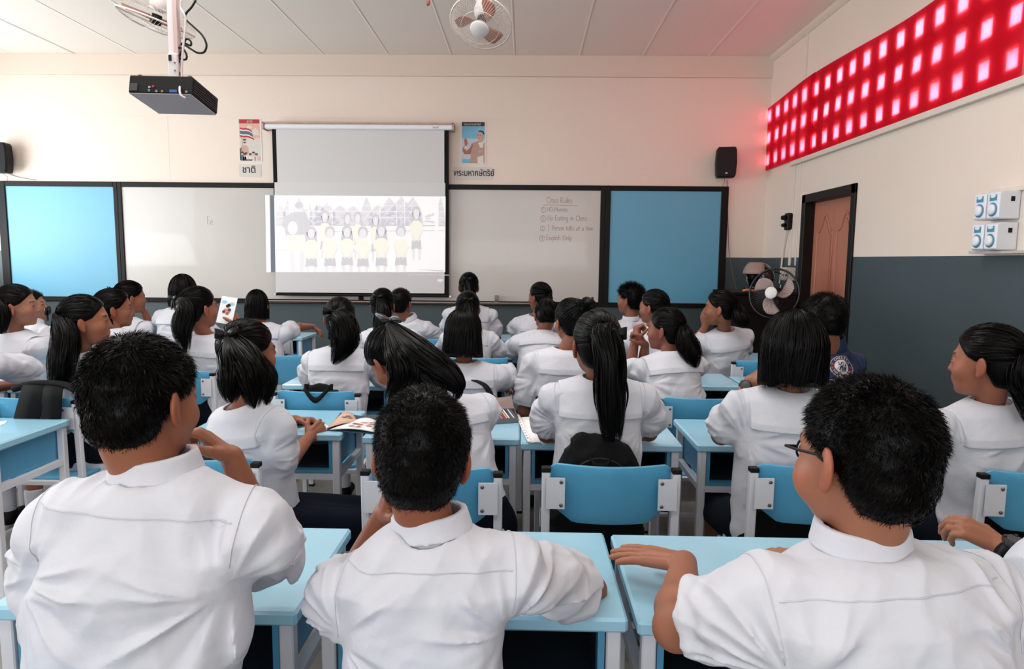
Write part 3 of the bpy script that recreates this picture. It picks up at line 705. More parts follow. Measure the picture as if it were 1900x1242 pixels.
wire('projector_cable', [L_(850, 0), L_(800, 80), L_(740, 150), L_(735, 210), L_(830, 300), (L_(920, 390)), L_(965, 490), L_(940, 570), L_(870, 580), L_(790, 535), L_(740, 500), L_(690, 490), L_(720, 470), L_(790, 500), L_(790, 450), L_(740, 430), L_(715, 500), L_(690, 570),
     L_(660, 620), L_(620, 590), L_(630, 535), L_(700, 530), L_(745, 600), L_(740, 650), L_(690, 650), L_(655, 620), L_(660, 680), L_(640, 740), L_(690, 830), L_(760, 900), L_(790, 945)], .0055, BLACKP, 'black cable looped and knotted around the projector pole')
wire('video_cable', [L_(690, 0, -.01), L_(680, 80, -.01), L_(710, 140, -.02), L_(735, 240, -.02), L_(700, 620, -.03), L_(690, 900, -.04), L_(672, 960, -.14), L_(680, 1040, -.17), L_(735, 1078, -.165)], .0055, mat('video_cable_white', 'b9abab', .5), 'white video cable plugged into the projector back')

# ---------------------------------------------------------------- orbit fans under the ceiling
FW_ = mat('fan_cage_wire', 'cfc2ba', .4, metal=.2); FB = mat('fan_blade_brown', '9a6250', .45); FWH = mat('fan_white', 'd9d2d2', .4)
def orbit_fan(c, nrm, R_, spin, label):
    r = tag(empty('orbit_fan', c), label, 'fan', 'ceiling fans')
    q = Vector(nrm).normalized().to_track_quat('Z', 'Y').to_matrix().to_4x4()   # +Z of the fan looks down to the room
    mb = MB()
    n = 66
    def cage(t, s): # radius fraction t, side s
        return (R_ * t, s * (.075 * math.sqrt(max(0, 1 - (t * .98) ** 2)) + .0))
    for s in (1, -1):
        for k in range(n):
            a = 2 * math.pi * k / n
            pts = []
            for t in (.24, .45, .65, .82, .94, 1.0):
                rr, zz_ = cage(t, s); tw = a + .35 * (1 - t)
                pts.append(q @ Vector((rr * math.cos(tw), rr * math.sin(tw), zz_)))
            mb.tube(pts, .0011, 3, cap=False)
    for t, s, w in ((1.0, 1, .006), (.62, 1, .0018), (.62, -1, .0018), (.24, 1, .003), (.24, -1, .003)):
        rr, zz_ = cage(t, s); mb.tube([q @ Vector((rr * math.cos(k * .1963), rr * math.sin(k * .1963), zz_)) for k in range(32)], w, 5, closed=True)
    mb.build('fan_cage', FW_, r, True)
    for k in range(3):
        a = spin + k * 2 * math.pi / 3; V = []; F = []
        for i in range(7):
            t = i / 6; rad = .04 + t * (R_ * .86 - .04); w = .5 * (.35 + .75 * math.sin(math.pi * min(1, t * .75 + .12)))
            for j in range(7):
                u = j / 6 - .5; an = a + u * w * 1.5 + .35 * t
                V.append(q @ Vector((rad * math.cos(an), rad * math.sin(an), .030 * -u + .0)))
        for i in range(6):
            for j in range(6): F.append((i * 7 + j, i * 7 + j + 1, i * 7 + j + 8, i * 7 + j + 7))
        o = mesh_obj('fan_blade', V, F, FB, r, True); sd = o.modifiers.new('s', 'SOLIDIFY'); sd.thickness = .003
    mb = MB(); mb.lathe([(.001, .078), (.055, .076), (.062, .070), (.06, .062), (.001, .06)], 24, q); hubc = mb.build('hub_badge', FWH, r, True)
    mb = MB(); mb.lathe([(.03, -.03), (.035, .03), (.001, .035)], 16, q); mb.build('fan_hub', BLACKP, r, True)
    mb = MB(); mb.lathe([(.02, -.05), (.055, -.06), (.065, -.11), (.055, -.17), (.03, -.18), (.001, -.18)], 18, q); mb.build('motor_housing', FWH, r, True)
    up = Vector((0, 0, ZC - c.z)); e = q @ Vector((0, 0, -.17))
    mb = MB(); mb.tube([e, e + Vector((.03, .03, .05)), Vector((.02, .04, up.z - .05)), up + Vector((.02, .04, 0))], .014, 8); mb.tube([e + Vector((-.03, 0, .0)), e + Vector((-.09, .02, .05)), Vector((-.07, .03, up.z - .03))], .009, 8)
    mb.lathe([(.07, up.z - .03), (.08, up.z)], 18, Matrix.Translation((.0, .03, 0))); mb.build('fan_bracket', FWH, r, True)
    return r
orbit_fan(at(893, 40, 4.45), (-.12, -.52, -.80), .195, .7, 'caged ceiling fan with brown blades, clear of the projector pole')
orbit_fan(at(290, 36, 4.5), (-.30, .06, -.86), .235, 2.3, 'caged ceiling fan partly behind the projector pole')
mb = MB(); mb.lathe([(.001, -.03), (.012, -.022), (.014, 0), (.008, .03), (.004, .2)], 12, Matrix.Translation(at(794, 2, 4.4))); tag(mb.build('pull_cord_knob', mat('knob_red_brown', '8a4a3a', .4), None, True), 'small red-brown pull knob hanging near the clear ceiling fan', 'pull knob')

# ---------------------------------------------------------------- corner: cabinet, helmet, floor fan
cb = tag(empty('black_cabinet', (2.45, 7.3, 0)), 'low black cabinet in the corner under the helmet', 'cabinet')
tz = at(1400, 543, 6.9).z
mb = MB(); mb.box(-.32, .33, -.35, .3, 0, tz - .03, bev=.006); mb.build('cabinet_body', BLACKW, cb)
mb = MB(); mb.box(-.34, .35, -.37, .32, tz - .03, tz, bev=.006); mb.build('cabinet_top', BLACKW, cb)
for s_ in (-1, 1): mb = MB(); mb.box(min(0, s_ * .3), max(0, s_ * .3), -.362, -.35, .05, tz - .05, bev=.004); dd = mb.build('cabinet_door', BLACKW, cb); mb = MB(); mb.tube([(s_ * .04, -.365, .5), (s_ * .04, -.385, .5), (s_ * .04, -.385, .6), (s_ * .04, -.365, .6)], .005, 6); mb.build('door_handle', BLACKP, dd)
# helmet
hm = tag(empty('helmet', (at(1408, 524, 7.1).x, 7.1, tz + .150)), 'black motorcycle helmet with raised smoky visor in the corner', 'helmet')
hq = Matrix.Rotation(math.radians(20), 4, 'Z')
mb = MB(); n = 22; V = []; F = []
for i in range(15):
    th = math.pi * (i / 14) * .86
    for k in range(n):
        ph = 2 * math.pi * k / n
        x = -.125 * math.cos(ph) * math.sin(th) * 1.05; y = .115 * math.sin(ph) * math.sin(th); z = .125 * math.cos(th)
        V.append(hq @ Vector((x, y, z)))
for i in range(14):
    for k in range(n):
        th = (i + .5) / 14 * .86 * 180; ph = (k + .5) / n * 360
        front = ph < 70 or ph > 290
        if front and 78 < th < 128: continue
        F.append((i * n + k, i * n + (k + 1) % n, (i + 1) * n + (k + 1) % n, (i + 1) * n + k))
o = mesh_obj('helmet_shell', V, F, mat('helmet_black', '0c0c0e', .2, coat=.5), hm, True); o.modifiers.new('s', 'SOLIDIFY').thickness = .012
vis = bpy.data.materials.new('smoky_visor'); vis.use_nodes = True
b_ = vis.node_tree.nodes['Principled BSDF']; b_.inputs['Base Color'].default_value = (.45, .32, .28, 1); b_.inputs['Roughness'].default_value = .15; b_.inputs['Alpha'].default_value = .55
V = []; F = []
for i in range(7):
    th = math.radians(38 + i * 8)
    for k in range(13):
        ph = math.radians(-72 + k * 12)
        V.append(hq @ Vector((-.142 * math.cos(ph) * math.sin(th), .13 * math.sin(ph) * math.sin(th), .14 * math.cos(th) + .02)))
for i in range(6):
    for k in range(12): F.append((i * 13 + k, i * 13 + k + 1, (i + 1) * 13 + k + 1, (i + 1) * 13 + k))
mesh_obj('visor', V, F, vis, hm, True).modifiers.new('s', 'SOLIDIFY').thickness = .003
mb = MB()
for s in (-1, 1): mb.lathe([(.014, 0), (.012, .006)], 12, hq @ Matrix.Translation((-.02, s * .118, .03)) @ Matrix.Rotation(-s * math.pi / 2, 4, 'X'))
mb.build('visor_pivot', SCREW, hm)
mb = MB(); mb.tube([(-.12, -.0, -.10), (-.08, -.08, -.115), (0, -.1, -.12), (.08, -.06, -.12)], .012, 8); mb.build('neck_roll', BLACKP, hm)
hm.scale = (1.22, 1.22, 1.22)
p = at(1388, 540, 6.95); p.z = tz + .018
mb = MB(); mb.tube([p + Vector((-.05, 0, -.006)), p + Vector((-.02, 0, .006)), p + Vector((.05, 0, .0)), p + Vector((.11, .01, -.008))], [.006, .014, .012, .006], 8)
mb.tube([p + Vector((-.05, .02, 0)), p + Vector((.02, .03, .004)), p + Vector((.09, .03, -.006))], [.008, .012, .006], 8)
tag(mb.build('crumpled_cloth', mat('orange_cloth', 'c9765a', .7), None, True), 'small crumpled orange cloth on the black cabinet beside the helmet', 'cloth')

# pedestal fan
pf = empty('pedestal_fan', (at(1436, 545, 6.45).x, 6.45, 0)); tag(pf, 'black pedestal fan with pale blades and white hub in the corner', 'fan')
cz = at(1436, 545, 6.45).z
q = Vector((-.62, -.72, .12)).normalized().to_track_quat('Z', 'Y').to_matrix().to_4x4(); Mf = Matrix.Translation((0, 0, cz)) @ q
BW = mat('black_cage', '0e0e10', .35)
def cage(R_, dep, nw, s, mb):
    for k in range(nw):
        a = 2 * math.pi * k / nw
        mb.tube([Mf @ Vector((R_ * t * math.cos(a), R_ * t * math.sin(a), s * dep * math.sqrt(1 - (t * .97) ** 2))) for t in (.22, .5, .75, .92, 1)], .0013, 3, cap=False)
for s in (1, -1):
    mb = MB(); cage(.235, .07, 60, s, mb); mb.build('cage_wires', BW, pf)
mb = MB(); mb.tube([Mf @ Vector((.235 * math.cos(k * .1963), .235 * math.sin(k * .1963), 0)) for k in range(32)], .010, 8, closed=True); mb.build('cage_rim', BW, pf, True)
BL = mat('fan_blade_grey_pink', 'b79f99', .4)
for k in range(3):
    a = 1.9 + k * 2 * math.pi / 3; V = []; F = []
    for i in range(9):
        t = i / 8; rad = .035 + t * .165; w = .5 * (.5 + .75 * math.sin(math.pi * (.15 + .75 * t)))
        for j in range(7):
            u = j / 6 - .5; an = a + u * w * 1.7 + .8 * t; V.append(Mf @ Vector((rad * math.cos(an), rad * math.sin(an), -.035 * u)))
    for i in range(8):
        for j in range(6): F.append((i * 7 + j, i * 7 + j + 1, i * 7 + j + 8, i * 7 + j + 7))
    mesh_obj('fan_blade', V, F, BL, pf, True).modifiers.new('s', 'SOLIDIFY').thickness = .003
mb = MB(); mb.lathe([(.056, .068), (.058, .078), (.05, .083), (.001, .084)], 24, Mf); mb.build('hub_cap', WHITEP, pf, True)
mb = MB(); mb.lathe([(.035, -.03), (.04, .03), (.001, .035)], 16, Mf); mb.build('fan_hub', BL, pf, True)
mb = MB(); mb.lathe([(.03, -.06), (.065, -.08), (.07, -.18), (.055, -.21), (.001, -.215)], 18, Mf); mb.build('motor_housing', BLACKP, pf, True)
mb = MB(); mb.tube([Mf @ Vector((0, .065, -.15)), Mf @ Vector((0, .10, -.15))], .006, 8); mb.build('swing_knob', CHROME, pf)
mb = MB(); mb.tube([(0, 0, .04), (.05, .06, cz - .12), tuple(Mf @ Vector((0, -.02, -.12)))], .018, 10); mb.build('fan_pole', BLACKP, pf)
mb = MB(); mb.lathe([(.20, 0), (.20, .02), (.05, .045), (.025, .06)], 24); mb.build('fan_base', BLACKP, pf)

# ================================================================== DESKS
DW, DD, DH = .65, .445, .75
def make_desk():
    r = empty('school_desk')
    mb = MB(); mb.box(0, DW, 0, DD, DH - .032, DH, bev=.006); mb.build('desk_top', BLUE, r)
    # book box, open toward the student
    mb = MB(); x0, x1, y0, y1, z0, z1 = .045, DW - .045, .02, DD - .02, .575, DH - .033; t = .014
    mb.box(x0, x0 + t, y0, y1, z0, z1); mb.box(x1 - t, x1, y0, y1, z0, z1); mb.box(x0 + t, x1 - t, y1 - t, y1, z0, z1); mb.box(x0 + t, x1 - t, y0, y1 - t, z0, z0 + t)
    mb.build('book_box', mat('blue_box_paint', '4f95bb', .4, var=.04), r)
    mb = MB(); e = .0015; mb.box(x0 + t, x0 + t + e, y0 + .03, y1 - t, z0 + t, z1); mb.box(x1 - t - e, x1 - t, y0 + .03, y1 - t, z0 + t, z1); mb.box(x0 + t, x1 - t, y1 - t - e, y1 - t, z0 + t, z1); mb.box(x0 + t, x1 - t, y0 + .03, y1 - t, z0 + t, z0 + t + e)  # dark sheets inside the box: shade of the unlit interior painted in
    mb.build('box_shade', mat('painted_box_shade', '10202c', .7), r)
    for x in (.012, DW - .042):
        for y in (.012, DD - .042):
            mb = MB(); mb.box(x, x + .03, y, y + .03, .012, DH - .033, bev=.003); l = mb.build('leg', STEEL, r)
            mb = MB(); mb.box(x - .001, x + .031, y - .001, y + .031, 0, .014); mb.build('foot_cap', BLACKP, l)
    mb = MB(); a = .012; w = .024
    for y in (.015, DD - .039): mb.box(.040, DW - .040, y, y + w, .548, .573)
    for x in (.016, DW - .040): mb.box(x, x + w, .030, DD - .030, .548, .573)
    mb.build('frame_rail', STEEL, r)
    for x in (.015, DW - .039): mb = MB(); mb.box(x, x + w, .042, DD - .042, .13, .154, bev=.002); mb.build('side_rail', STEEL, r)
    mb = MB(); mb.box(.039, DW - .039, DD * .62, DD * .62 + .024, .13, .154, bev=.002); mb.build('foot_rail', STEEL, r)
    return r
# (x of the left edge, y of the near edge, z turn, label)
DESKS = [(-1.115, 1.31, 0, 'blue desk in front of the boy resting his cheek on his hand, nearest row'), (-.43, 1.31, 0, 'blue desk the centre boy leans his right elbow on'),
 (.238, 1.30, 0, 'blue desk under the flat palm of the boy with glasses'), (.94, 1.30, 0, 'blue desk under the clasped hands with the black sports watch'),
 (-2.69, 2.49, 0, 'blue desk jutting in at the frame edge, shown from its end'), (-1.41, 2.73, 0, 'blue desk with the open picture book and folded hands'), (-.665, 2.70, 0, 'blue desk with the open crayon box'),
 (-.01, 2.64, 0, 'blue desk of the girl with the waist-long ponytail'), (.70, 2.65, 0, 'blue desk of the bob-haired girl wearing a watch'), (1.42, 2.66, 0, 'blue desk of the girl with the satin bow, nearest the right wall in its row'),
 (-3.53, 3.62, 0, 'blue desk under the folded sleeve cut off by the frame, third row'), (-2.87, 3.62, 0, 'blue desk of the girl with the very long ponytail facing right'),
 (-1.405, 3.82, 0, 'blue desk in front of the loosely tied ponytail girl, third row'), (-.72, 3.84, 0, 'blue desk under the elbow of the round-bobbed girl, third row'), (-.045, 3.80, 0, 'blue desk between the round-bobbed girl and the cropped-nape pupil'),
 (.65, 3.95, 0, 'blue desk beside the girl clasping her hands, third row'), (1.32, 3.86, 0, 'blue desk behind the pupil in the blue jacket'),
 (-3.3, 4.55, 0, 'blue desk under the elbow of the girl with a ribbon near the window'), (-2.30, 4.5, 0, 'blue desk beyond the girl with the very long ponytail'),
 (-1.66, 4.95, 0, 'blue desk in front of the high-ponytail girl, fourth row'), (-.98, 4.9, 0, 'blue desk with its corner showing beside the high-ponytail girl'), (-.30, 4.93, 0, 'blue desk with the red picture magazine'),
 (.52, 5.0, 0, 'blue desk in front of the girl with grey-shining ponytail'), (1.25, 5.0, 0, 'blue desk in front of the girl cupping her cheek'),
 (-5.05, 6.44, 0, 'blue desk with papers nearest the pale pinboard'), (-3.75, 5.75, 0, 'blue desk of the girl leaning on her fist'), (-2.70, 6.13, 0, 'blue desk under the outstretched arm of the short-bobbed girl'),
 (-1.2, 6.2, 0, 'blue desk of the cropped-hair boy in the front row'), (-.5, 6.15, 0, 'blue desk of the braided girl in the front row'), (.2, 6.15, 0, 'blue desk of the girl facing left before the whiteboard'), (.95, 6.15, 0, 'blue desk of the spiky-haired boy below the deep blue pinboard')]
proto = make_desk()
kid_map = {}
for c in COL.objects:
    if c.parent is not None: kid_map.setdefault(c.parent.name, []).append(c)
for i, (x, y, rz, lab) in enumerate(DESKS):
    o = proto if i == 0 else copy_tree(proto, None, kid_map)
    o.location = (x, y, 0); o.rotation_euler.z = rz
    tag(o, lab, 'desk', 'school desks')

# ================================================================== CHAIRS (origin: centre of the seat back edge, facing +y)
def make_chair():
    r = empty('school_chair')
    V = []; F = []; nx = 22; W2 = .192
    def outline(u):  # lower and upper z at u in [-1,1]
        a = abs(u); zt = .832
        lo = .635 if a < .62 else .635 + (a - .62) / .38 * .055
        if a > .96: zt -= (a - .96) / .04 * .012
        return lo, zt
    nz = 6
    for i in range(nx + 1):
        u = -1 + 2 * i / nx; lo, hi = outline(u); y = -.045 * (1 - u * u)
        for j in range(nz + 1):
            z = lo + (hi - lo) * j / nz; V.append((u * W2, y - .0 + (z - .73) * -.12, z))
    for i in range(nx):
        for j in range(nz): a = i * (nz + 1) + j; F.append((a, a + nz + 1, a + nz + 2, a + 1))
    o = mesh_obj('backrest', V, F, BLUEC, r, True); s = o.modifiers.new('s', 'SOLIDIFY'); s.thickness = .012; s.offset = 0
    bv = o.modifiers.new('b', 'BEVEL'); bv.width = .003; bv.segments = 2; bv.limit_method = 'ANGLE'
    V = []; F = []
    for i in range(13):
        u = -1 + 2 * i / 12
        for j in range(11):
            v = j / 10; y = .01 + v * .37; w = .185 * (1 if v > .15 else .93 + .07 * v / .15)
            V.append((u * w, y, .448 - .012 * math.cos(u * 1.5) + (.0 if v < .85 else -.02 * ((v - .85) / .15) ** 2)))
    for i in range(12):
        for j in range(10): a = i * 11 + j; F.append((a, a + 11, a + 12, a + 1))
    o = mesh_obj('seat', V, F, BLUEC, r, True); s = o.modifiers.new('s', 'SOLIDIFY'); s.thickness = .014
    for sx in (-1, 1):
        x = sx * .208
        mb = MB(); mb.bar((x, -.06, .012), (x, -.035, .30), .027); mb.bar((x, -.035, .30), (x, -.015, .44), .027); mb.bar((x, -.015, .44), (x, -.03, .812), .027)
        l = mb.build('rear_leg', STEEL, r)
        mb = MB(); mb.box(x - .0145, x + .0145, -.045, -.0155, .806, .822, bev=.002); mb.build('post_cap', BLACKP, l)
        mb = MB(); mb.box(x - .0145, x + .0145, -.0745, -.0455, 0, .014); mb.build('foot_cap', BLACKP, l)
        mb = MB(); mb.bar((x * .9, .345, .012), (x * .9, .345, .43), .025); l = mb.build('front_leg', STEEL, r)
        mb = MB(); mb.box(x * .9 - .0135, x * .9 + .0135, .3315, .3585, 0, .014); mb.build('foot_cap', BLACKP, l)
        mb = MB(); xi = sx * .148; mb.box(min(x, xi), max(x, xi), -.052, -.047, .69, .792); b = mb.build('bracket_plate', STEEL, r)
        # plate stands just behind the board edge
        for z in (.703, .779):
            mb = MB(); mb.lathe([(.006, 0), (.006, .002), (.002, .004)], 10, Matrix.Translation((sx * .160, -.052, z)) @ Matrix.Rotation(math.pi / 2, 4, 'X')); mb.build('screw', SCREW, b)
    mb = MB()
    mb.bar((-.20, 0, .42), (.20, 0, .42), .022); mb.bar((-.185, .345, .42), (.185, .345, .42), .022); mb.bar((-.195, 0, .42), (-.187, .345, .42), .022); mb.bar((.195, 0, .42), (.187, .345, .42), .022)
    mb.build('seat_frame', STEEL, r)
    mb = MB(); mb.bar((-.20, -.04, .16), (-.187, .345, .16), .020); mb.bar((.20, -.04, .16), (.187, .345, .16), .020); mb.bar((-.19, .2, .16), (.19, .2, .16), .020); mb.build('stretcher', STEEL, r)
    return r
CH = [ # centre x of backrest, y, turn in degrees, label
 (.283, 2.13, 0, 'blue chair with the full backpack behind the waist-long ponytail'), (.955, 2.16, 0, 'blue chair of the bob-haired girl with a watch'), (1.67, 2.12, -3, 'blue chair behind the girl with the satin bow'),
 (-1.07, 2.13, 0, 'blue chair behind the raised hand of the cheek-resting boy'), (-.285, 2.07, 0, 'blue chair hidden behind the head of the centre boy'),
 (-1.02, 3.26, 0, 'blue chair with a bag loop over its back, behind the loose ponytail'), (-.36, 3.25, 0, 'blue chair of the round-bobbed girl'), (.28, 3.25, 0, 'blue chair of the cropped-nape pupil'), (.86, 3.22, 0, 'blue chair behind the girl clasping her hands'),
 (-2.26, 3.02, 0, 'blue chair draped with black straps beside the boy with brushed-up hair'), (-2.95, 2.98, 0, 'blue chair cut off by the frame edge in the third row'), (1.62, 3.25, 0, 'blue chair of the pupil in the blue jacket'),
 (-1.98, 3.80, -4, 'blue chair of the girl holding up a sheet'), (-1.62, 4.45, 8, 'blue chair with a black bag seen beside the half-up girl'), (1.60, 4.48, 0, 'blue chair behind the girl cupping her cheek'), (-.3, 4.45, 0, 'blue chair of the girl in front of the braided girl'),
 (-2.15, 5.55, 0, 'blue chair of the short-bobbed girl with outstretched arm'), (-2.95, 5.35, 0, 'blue chair with dark skirt over it behind the smooth bob'), (-3.55, 5.1, 0, 'blue chair behind the girl leaning on her fist'),
 (-.80, .86, 0, 'blue chair under the boy with brushed-up hair'), (-.14, .90, 0, 'blue chair under the cropped-hair boy with protruding ears'), (.56, .80, 0, 'blue chair under the boy with glasses'), (-3.3, 3.9, 0, 'blue chair of the girl with a ribbon near the window'), (-.78, 5.5, 0, 'blue chair of the cropped-hair boy'), (-.2, 5.5, 0, 'blue chair of the braided girl'), (.4, 5.5, 0, 'blue chair of the girl facing left by the whiteboard'), (1.2, 5.5, 0, 'blue chair of the spiky-haired boy')]
cproto = make_chair()
kid_map = {}
for c in COL.objects:
    if c.parent is not None: kid_map.setdefault(c.parent.name, []).append(c)
first = True
for (x, y, rz, lab) in CH:
    if lab is None: continue
    o = cproto if first else copy_tree(cproto, None, kid_map)
    first = False
    o.location = (x, y, 0); o.rotation_euler.z = math.radians(rz); tag(o, lab, 'chair', 'school chairs')
# ================================================================== implicit modelling kit (numpy)
f4 = np.float32
def A(v): return np.array(v, dtype=f4)
def nrm(v): v = A(v); return v / np.linalg.norm(v)
def smin(a, b, k):
    h = np.clip(.5 + .5 * (b - a) / k, 0, 1)
    return b + (a - b) * h - k * h * (1 - h)
def smax(a, b, k): return -smin(-a, -b, k)
def capsule(p, a, b, ra, rb=None):
    rb = ra if rb is None else rb
    a = A(a); b = A(b); ba = b - a; pa = p - a
    h = np.clip(pa @ ba / max(1e-9, float(ba @ ba)), 0, 1)
    return np.linalg.norm(pa - h[:, None] * ba, axis=1) - (ra + (rb - ra) * h)
def ellip(p, c, r, R=None):
    q = p - A(c)
    if R is not None: q = q @ R
    r = A(r); k0 = np.linalg.norm(q / r, axis=1); k1 = np.linalg.norm(q / (r * r), axis=1)
    return k0 * (k0 - 1) / np.maximum(k1, 1e-6)
_T = np.random.default_rng(3).random((32, 32, 32)).astype(f4) * 2 - 1
def vnoise(p):
    i = np.floor(p).astype(np.int32); f = p - i; f = f * f * (3 - 2 * f); i &= 31; j = (i + 1) & 31
    x0, y0, z0 = i.T; x1, y1, z1 = j.T; fx, fy, fz = f.T
    def lx(y, z): return _T[x0, y, z] * (1 - fx) + _T[x1, y, z] * fx
    return (lx(y0, z0) * (1 - fy) + lx(y1, z0) * fy) * (1 - fz) + (lx(y0, z1) * (1 - fy) + lx(y1, z1) * fy) * fz

def polygonize(fn, lo, hi, h):
    lo = A(lo); hi = A(hi)
    nb = np.maximum(1, np.ceil((hi - lo) / (4 * h)).astype(int))
    gx = np.stack(np.meshgrid(*[np.arange(n) for n in nb], indexing='ij'), -1).reshape(-1, 3).astype(f4)
    cc = lo + (gx * 4 + 1.5) * h
    dc = fn(cc).astype(f4)
    act = np.abs(dc) < 4 * h * 1.55
    D6 = np.empty((len(cc), 64), f4); D6[:] = np.where(dc > 0, 1, -1)[:, None] * 4 * h
    off = np.stack(np.meshgrid(*[np.arange(4)] * 3, indexing='ij'), -1).reshape(-1, 3).astype(f4)
    ia = np.nonzero(act)[0]
    for s in range(0, len(ia), 12000):
        ii = ia[s:s + 12000]
        P = (lo + (gx[ii] * 4)[:, None, :] * h + off[None] * h).reshape(-1, 3)
        D6[ii] = fn(P).reshape(len(ii), 64)
    D = D6.reshape(nb[0], nb[1], nb[2], 4, 4, 4).transpose(0, 3, 1, 4, 2, 5).reshape(nb[0] * 4, nb[1] * 4, nb[2] * 4)
    D[0] = D[-1] = 1; D[:, 0] = D[:, -1] = 1; D[:, :, 0] = D[:, :, -1] = 1
    S = D < 0
    n0, n1, n2 = D.shape
    c = np.zeros((n0 - 1, n1 - 1, n2 - 1), np.uint8)
    offs = [(i, j, k) for i in (0, 1) for j in (0, 1) for k in (0, 1)]
    for i, j, k in offs: c += S[i:n0 - 1 + i, j:n1 - 1 + j, k:n2 - 1 + k]
    idx = np.argwhere((c > 0) & (c < 8))
    if len(idx) == 0: return np.zeros((0, 3), f4), np.zeros((0, 4), np.int32)
    cv = np.stack([D[idx[:, 0] + o[0], idx[:, 1] + o[1], idx[:, 2] + o[2]] for o in offs], 1)
    acc = np.zeros((len(idx), 3), f4); cnt = np.zeros(len(idx), f4)
    for a in range(8):
        for ax in range(3):
            oa = offs[a]
            if oa[ax]: continue
            ob = list(oa); ob[ax] = 1; b = offs.index(tuple(ob))
            da, db = cv[:, a], cv[:, b]; m_ = (da < 0) != (db < 0)
            t = np.where(m_, da / np.where(m_, da - db, 1), 0)
            P = np.array(oa, f4)[None].repeat(len(idx), 0); P[:, ax] = t
            acc += P * m_[:, None]; cnt += m_
    V = lo + (idx + acc / cnt[:, None]) * h
    vid = np.full(c.shape, -1, np.int32); vid[idx[:, 0], idx[:, 1], idx[:, 2]] = np.arange(len(idx))
    Q = []
    for ax in range(3):
        b, cx = [(1, 2), (2, 0), (0, 1)][ax]
        sl0 = [slice(1, n0 - 1), slice(1, n1 - 1), slice(1, n2 - 1)]; sl1 = list(sl0); sl1[ax] = slice(2, D.shape[ax])
        sl0[ax] = slice(1, D.shape[ax] - 1)
        s0 = S[tuple(sl0)]; s1 = S[tuple(sl1)]
        e = np.argwhere(s0 != s1) + 1
        e = e[(e[:, ax] < D.shape[ax] - 1)]
        if len(e) == 0: continue
        def at_(db, dc_):
            q = e.copy(); q[:, b] -= db; q[:, cx] -= dc_
            return vid[q[:, 0], q[:, 1], q[:, 2]]
        q = np.stack([at_(1, 1), at_(0, 1), at_(0, 0), at_(1, 0)], 1)
        flip = ~S[e[:, 0], e[:, 1], e[:, 2]]
        q[flip] = q[flip][:, ::-1]
        Q.append(q)
    Q = np.concatenate(Q); Q = Q[(Q >= 0).all(1)]
    return V.astype(f4), Q.astype(np.int32)

def catmull(P, n):
    P = [np.array(p, float) for p in P]; out = []
    for i in range(len(P) - 1):
        p0, p1, p2, p3 = P[max(i - 1, 0)], P[i], P[i + 1], P[min(i + 2, len(P) - 1)]
        for k in range(n):
            t = k / n; out.append(.5 * (2 * p1 + (p2 - p0) * t + (2 * p0 - 5 * p1 + 4 * p2 - p3) * t * t + (3 * p1 - p0 - 3 * p2 + p3) * t ** 3))
    out.append(P[-1]); return np.array(out)

def ribbons(L, out, w, taper=0.35):
    """L (N,K,3) strand lines, out (N,K,3) outward vectors, w (N) widths -> verts, quads"""
    N, K, _ = L.shape
    T = np.empty_like(L); T[:, 1:-1] = L[:, 2:] - L[:, :-2]; T[:, 0] = L[:, 1] - L[:, 0]; T[:, -1] = L[:, -1] - L[:, -2]
    out = out + rng.normal(0, .42, (N, 1, 3)); S = np.cross(T, out); S /= np.maximum(np.linalg.norm(S, axis=2, keepdims=True), 1e-9)
    prof = np.interp(np.linspace(0, 1, K), [0, .1, 1 - taper, 1], [.7, 1, 1, .12])
    S = S * (w[:, None] * prof[None])[:, :, None] * .5
    V = np.stack([L - S, L + S], 2).reshape(-1, 3)
    base = (np.arange(N)[:, None] * K + np.arange(K - 1)[None]).reshape(-1) * 2
    Q = np.stack([base, base + 1, base + 3, base + 2], 1)
    return V.astype(f4), Q.astype(np.int32)
def join(parts):
    V = []; Q = []; n = 0
    for v, q in parts:
        if len(v) == 0: continue
        V.append(v); Q.append(q + n); n += len(v)
    return np.concatenate(V), np.concatenate(Q)
def tube_np(P, R, n=12, flat=None):
    P = np.asarray(P, float); N = len(P); V = []
    prev = None
    for i in range(N):
        t = P[min(i + 1, N - 1)] - P[max(i - 1, 0)]; t /= max(np.linalg.norm(t), 1e-9)
        if prev is None: prev = np.cross(t, [0, 1, .01]); 
        prev = prev - t * (prev @ t); prev /= max(np.linalg.norm(prev), 1e-9); q = np.cross(t, prev)
        for k in range(n):
            a = 2 * math.pi * k / n; V.append(P[i] + (prev * math.cos(a) + q * math.sin(a)) * R[i])
    Q = [[i * n + k, i * n + (k + 1) % n, (i + 1) * n + (k + 1) % n, (i + 1) * n + k] for i in range(N - 1) for k in range(n)]
    V.append(P[0]); V.append(P[-1]); a, b = len(V) - 2, len(V) - 1
    for k in range(0, n, 2):
        Q.append([a, (k + 2) % n, k + 1, k]); Q.append([b, (N - 1) * n + k, (N - 1) * n + k + 1, (N - 1) * n + (k + 2) % n])
    return np.array(V, f4), np.array(Q, np.int32)
